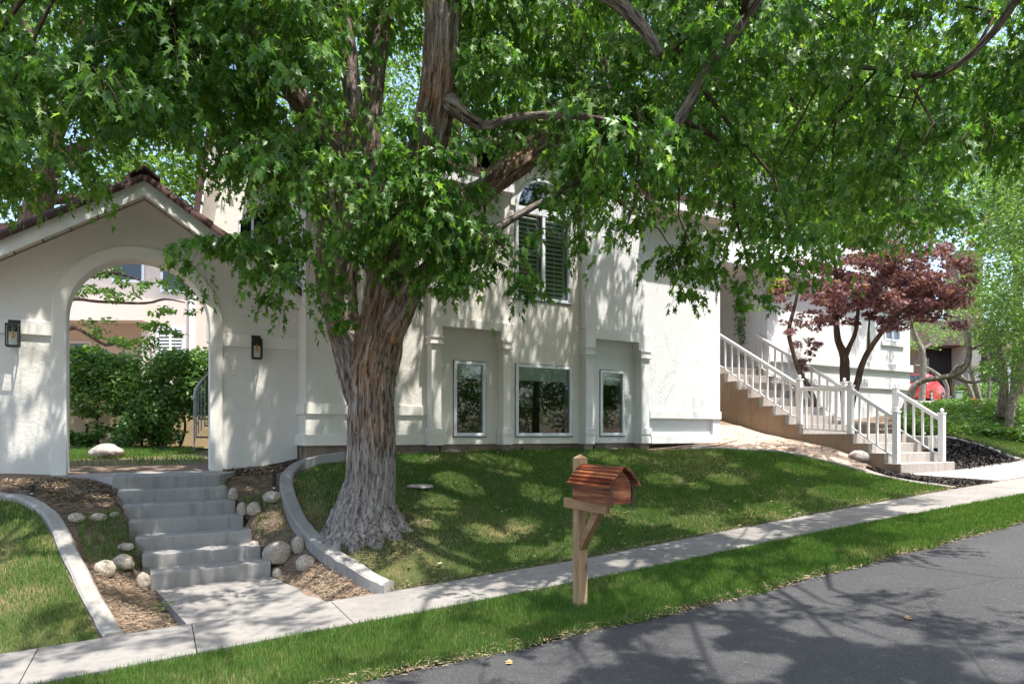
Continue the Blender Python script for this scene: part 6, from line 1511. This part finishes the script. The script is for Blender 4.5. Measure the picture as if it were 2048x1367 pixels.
# ------------------------------------------------------------------ right background
BD = 40.0
bh = empty('brick_house', P(1900, 790, BD), 'brown brick house with dark garage front behind the twisted trees', 'house')
def bb(px0, px1, py0, py1, d, th, nm, mat):
    mb = MB(); fbox(mb, px0, px1, py0, py1, d, th); return mb.build(nm, mat, bh)
bb(1800, 1990, 640, 690, BD-1.0, 4, 'wall', 'brick'); bb(1825, 1842, 690, 830, BD, 3, 'wall', 'brick'); bb(1842, 1936, 690, 830, BD+.4, 3, 'garage_door', 'dark_siding')
bb(1936, 1962, 690, 830, BD-1.05, 3, 'column', 'stucco_pink'); bb(1925, 1966, 500, 640, BD+1, 1.6, 'chimney', 'brick'); bb(1958, 2000, 690, 830, BD+.2, 3, 'wall', 'dark_siding')
bb(1740, 1800, 640, 830, BD+3, 1, 'wall', 'brick'); bb(1848, 1858, 716, 765, BD-.06+.4, .05, 'window', 'dark_glass')
wh = empty('white_house', P(2080, 800, 44), 'pale neighbour building glimpsed at the right edge behind the trees', 'house')
mb = MB(); fbox(mb, 1992, 2250, 700, 830, 44, 5); mb.build('wall', 'stucco_white', wh)
mb = MB(); mb.slab([(0, 0), (1, 0), (1, 1)], [], 0, 1) if False else None
x0, x1 = ray(1985)*44, ray(2260)*44; zr = CAM_H-(700-CY)/FPX*44
mb.add([(x0, 43.3, zr), (x1, 43.3, zr), (x1, 49.7, zr), (x0, 49.7, zr), (x0, 46.5, zr+1.6), (x1, 46.5, zr+1.6)], [(0, 1, 5, 4), (2, 3, 4, 5), (0, 4, 3), (1, 2, 5), (0, 3, 2, 1)]); mb.build('roof', 'roof_tile', wh)
# driveway to the car
dw = [ground_px(*q) for q in [(1800, 818), (1858, 812), (1912, 800), (1905, 797)]] + [P(1905, 792, 38), P(1790, 792, 38)]
dw = [(a, b, H1(a, b)) for a, b, c_ in dw]
sheet('driveway', dw, 1.0, .06, 'concrete_light')
# red car
def car():
    D = 33.5; base = P(1835, 806, D); gz = H1(base[0], base[1])+.06
    o = empty('parked_car', (base[0], base[1], gz), 'shiny red hatchback parked on the far driveway', 'car')
    ang = math.radians(46); ca, sa = math.cos(ang), math.sin(ang)   # heading
    zs_ = (CAM_H-(808-CY)/FPX*D)
    def tr(x, y, z): return (base[0]+x*ca-y*sa, base[1]+x*sa+y*ca, max(gz, zs_)+z)
    # profile along x (length 4.1), rear at x=-2
    prof = [(-2.0, .30), (-2.05, .55), (-2.0, .85), (-1.85, 1.0), (-1.45, 1.38), (-1.0, 1.47), (-.1, 1.48), (.45, 1.36), (1.0, 1.0), (1.75, .88), (2.02, .70), (2.05, .35), (1.9, .22), (-1.9, .22)]
    bm = bmesh.new(); W_ = .86; rows = []
    for (y, k) in ((-W_, .0), (-W_*.93, .05), (0, .07), (W_*.93, .05), (W_, .0)):
        row = []
        for x, z in prof:
            tuck = .17 if z > 1.02 else 0.0
            yy = y*(1-tuck) if abs(y) > .1 else y
            sc__ = 1.0 if abs(y) < W_*.99 else .985
            row.append(bm.verts.new(tr(x*sc__, yy, z+(k-.05 if z > 1.1 else 0))))
        rows.append(row)
    n = len(prof)
    for r0, r1_ in zip(rows[:-1], rows[1:]):
        for i in range(n): bm.faces.new((r0[i], r0[(i+1) % n], r1_[(i+1) % n], r1_[i]))
    bm.faces.new(rows[0]); bm.faces.new(rows[-1][::-1]); bmesh.ops.recalc_face_normals(bm, faces=bm.faces)
    me = bpy.data.meshes.new('body'); bm.to_mesh(me); bm.free()
    for v in me.vertices: v.co -= Vector(wloc(o))
    me.materials.append(MATS['car_paint']); bo = link_mesh('body', me, o); mo_ = bo.modifiers.new('b', 'BEVEL'); mo_.width = .05; mo_.segments = 2; mo_.limit_method = 'ANGLE'
    for sg in (-1, 1):
        mb = MB(); y = sg*(W_*.845); mb.poly([tr(-1.35, y, 1.02), tr(.75, y, 1.02), tr(.35, y, 1.33), tr(-1.2, y, 1.36)]); mb.build('side_window', 'dark_glass', o, fixn=False)
        for x in (-1.3, 1.3):
            c = tr(x, sg*(W_-.08), .32); mb = MB(); e = tr(x, sg*(W_+.02), .32); i_ = tr(x, sg*(W_-.2), .32)
            mb.tube([i_, e], .32, 22); w_ = mb.build('wheel', 'tyre_rubber', o)
            mb = MB(); e2 = tr(x, sg*(W_+.035), .32); mb.tube([c, e2], .21, 22)
            for q in range(5):
                aa = q*2*math.pi/5; mb.tube([e2, tr(x+.19*math.cos(aa), sg*(W_+.04), .32+.19*math.sin(aa))], .022, 5)
            mb.build('rim', 'wheel_alloy', w_)
    mb = MB(); mb.poly([tr(-1.83, -.6, 1.03), tr(-1.83, .6, 1.03), tr(-1.49, .55, 1.38), tr(-1.49, -.55, 1.38)]); mb.v = [tuple(Vector(v)-Vector((ca, sa, 0))*.03+Vector((0, 0, .02))) for v in mb.v]; mb.build('rear_window', 'dark_glass', o, fixn=False)
    for sg in (-1, 1):
        mb = MB(); mb.hexa([tr(-2.06, sg*.62, .72), tr(-2.06, sg*.82, .72), tr(-1.9, sg*.85, .72), tr(-1.9, sg*.62, .72), tr(-2.0, sg*.62, .92), tr(-2.0, sg*.82, .92), tr(-1.85, sg*.85, .92), tr(-1.85, sg*.62, .92)]); mb.build('tail_light', 'red_plastic', o)
    mb = MB(); mb.hexa([tr(-2.09, -.26, .5), tr(-2.09, .26, .5), tr(-2.05, .26, .5), tr(-2.05, -.26, .5), tr(-2.09, -.26, .62), tr(-2.09, .26, .62), tr(-2.05, .26, .62), tr(-2.05, -.26, .62)]); mb.build('number_plate', 'white_paint', o)
car()
# utility box, hedge
g = P(1919, 806, 26); mb = MB(); mb.wbox(g[0]-.13, g[0]+.13, g[1], g[1]+.25, g[2]-.2, g[2]+.46); mb.wbox(g[0]-.15, g[0]+.15, g[1]-.02, g[1]+.27, g[2]+.46, g[2]+.50)
tag(mb.build('utility_box', 'green_box', bevel=.01, origin=g), 'small grey green utility pedestal at the edge of the far lawn', 'utility box')
cls = [(P(random.uniform(1918, 1992), random.uniform(773, 792), random.uniform(32.5, 34)), .42, 1) for _ in range(30)]
tree('hedge', 'clipped low green hedge in front of the brick house', P(1955, 800, 33), [], cls, .12, 'shrub_leaf', 'brown_bark', DIAM, per=170, cat='hedge')
# twisted oaks
def oak(label, limbs_, clumps_, base, per=60, leaf=.10):
    return tree('twisted_oak', label, base, [PL([(a, b, c, r*.8) for a, b, c, r in l]) for l in limbs_], clumps_, leaf, 'oak_leaf', 'grey_bark', OVAL, per=per, group='twisted oaks on the bank', flatten=.7)
def cc(x0, x1, y0, y1, d0, d1, n, r, k=1): return [(P(random.uniform(x0, x1), random.uniform(y0, y1), random.uniform(d0, d1)), r, k) for _ in range(n)]
oak('leaning oak whose trunk bends flat behind the porch railing', [[(1798, 862, 18, 12), (1806, 835, 18, 11), (1820, 795, 18, 10), (1830, 770, 18, 8), (1850, 760, 18, 7), (1880, 755, 18, 7), (1905, 750, 18, 7), (1925, 740, 18, 8), (1936, 720, 18, 7.5), (1938, 690, 18, 6.5), (1936, 660, 18, 5)], [(1905, 752, 18, 5), (1945, 765, 18, 3.5), (1975, 755, 18, 2.5)], [(1900, 755, 18, 5), (1912, 735, 18, 5), (1932, 725, 18, 4.5)], [(1938, 700, 18, 4), (1960, 690, 18, 3.5), (1990, 670, 18, 2)]],
    cc(1940, 2048, 560, 690, 17, 19, 22, .4), P(1798, 862, 18), 90)
oak('straight lichen-grey oak trunk in front of the red car', [[(1842, 815, 24, 8), (1846, 760, 24, 7.5), (1845, 710, 24, 7.5), (1838, 690, 24, 8), (1830, 670, 24, 6), (1810, 620, 24, 4)], [(1842, 700, 24, 5), (1870, 680, 24, 3), (1890, 640, 24, 2)]], cc(1790, 1960, 560, 700, 23.5, 25, 24, .42), P(1842, 815, 24), 70)
oak('thin oak stem curving right of the red car', [[(1893, 812, 26, 5), (1895, 780, 26, 4.5), (1888, 760, 26, 4.5), (1870, 745, 26, 4), (1850, 733, 26, 3), (1830, 730, 26, 2)]], cc(1820, 1900, 640, 720, 25.6, 26.5, 8, .35), P(1893, 812, 26), 60)
oak('slanting oak pair below the brick chimney', [[(1964, 818, 21, 7), (1955, 785, 21, 6.5), (1945, 750, 21, 6), (1935, 700, 21, 5.5), (1928, 650, 21, 5), (1922, 600, 21, 4), (1915, 540, 21, 3)], [(1950, 815, 21, 6), (1942, 785, 21, 5.5), (1925, 755, 21, 5), (1905, 740, 21, 3)]], cc(1900, 1990, 540, 640, 20.5, 22, 14, .4), P(1964, 818, 21), 60)
oak('dark double oak trunk near the right edge', [[(2002, 835, 17, 12), (2006, 800, 17, 11), (2008, 760, 17, 9), (2000, 700, 17, 7), (1985, 640, 17, 5)], [(2016, 866, 16.5, 10), (2022, 820, 16.6, 10), (2030, 780, 16.8, 9), (2036, 730, 17, 7), (2050, 650, 17, 5)]], cc(1960, 2160, 440, 770, 15.5, 18, 100, .42)+cc(1985, 2120, 600, 730, 15.0, 17, 26, .4), P(2010, 845, 17), 105)
oak('slim oak stem between the hedge and the double trunk', [[(1976, 812, 22, 3.5), (1978, 780, 22, 3.5), (1980, 740, 22, 3), (1975, 700, 22, 2)]], cc(1950, 2010, 690, 745, 21.6, 22.4, 6, .3), P(1976, 812, 22), 60)
cls = cc(2010, 2200, 260, 560, 12.5, 15, 60, .5)+cc(1930, 2048, 330, 520, 14, 17, 26, .45)
tree('leafy_tree', 'loose green tree reaching in from the right edge', ST(S(2160, 10.5), 10.5, 2.0), [PL([(2200, 860, 13, 20), (2160, 600, 13, 16), (2120, 420, 13, 10), (2060, 300, 13, 5)])], cls, .12, 'oak_leaf', 'brown_bark', OVAL, per=110)
# bare sapling
g = P(1905, 812, 24); mb = MB()
for q in range(7):
    mb.tube([P(1905, 812-q*5, 24), P(1905+random.uniform(-14, 14), 775-q*5, 24)], .012, 5)
mb.tube([P(1905, 815, 24), P(1904, 770, 24), P(1907, 735, 24)], .02, 6)
tag(mb.build('bare_sapling', 'brown_bark', origin=g), 'small bare sapling beside the utility pedestal', 'sapling')
# ground cover bank
bank = G_([(1800, 868), (1860, 872), (1960, 874), (2140, 872), (2140, 822), (1990, 818), (1900, 812), (1830, 818), (1790, 840)])
xy = scatter_in(bank, 26000); n = len(xy); z = H(xy[:, 0], xy[:, 1])+RNG.uniform(.0, .30, n)*(.4+fbm(np.c_[xy*.8, np.zeros(n)], 2))
tag(leaf_mesh('ground_cover', np.c_[xy, z], rdir(n, -.3, .5), rdir(n, .2, 1), RNG.uniform(.07, .16, n), OVAL, 'cover_leaf', None, np.minimum(RNG.beta(2, 2.2, n), 1)*np.where(RNG.uniform(0, 1, n) < .93, .88, 1.2)), 'leafy ground cover on the bank below the oaks', 'ground cover', None, 'stuff')
# weed in the left bed
g = ground_px(316, 1225); n = 26; pp = np.array(g)+np.c_[RNG.normal(0, .05, (n, 2)), RNG.uniform(.02, .12, n)]
wd_ = empty('weed', g, 'small bright green weed on the dirt beside the lower walkway', 'plant')
leaf_mesh('foliage', pp, rdir(n, -.4, .4), rdir(n, .4, 1), RNG.uniform(.03, .06, n), OVAL, 'lime_leaf', wd_, RNG.uniform(0, .4, n))

# across the road, behind the camera: mirrored in the windows
for (s_, t_, lab) in ((-4, -9.5, 'bushy tree across the road to the far left'), (38, -9.5, 'bushy tree across the road to the far right'), (3, -9.5, 'bushy tree across the road opposite the arch'), (10, -9.5, 'bushy tree across the road opposite the mailbox'), (17, -9, 'bushy tree across the road opposite the porch steps'), (24, -9.5, 'bushy tree across the road opposite the red maple'), (31, -9, 'bushy tree far along the opposite side of the road')):
    x, y, _ = ST(s_, t_); z0 = float(zroad(s_))
    cls = [((x+random.uniform(-3.6, 3.6), y+random.uniform(-2.4, 2.4), z0+random.uniform(.5, 9.5)), 1.2, 1) for _ in range(56)]
    tree('street_tree', lab, (x, y, z0), [[(x, y, z0-.1, .22), (x, y, z0+2, .18), (x+.3, y, z0+6, .1)]], cls, .19, 'back_leaf', 'brown_bark', DIAM, per=420)
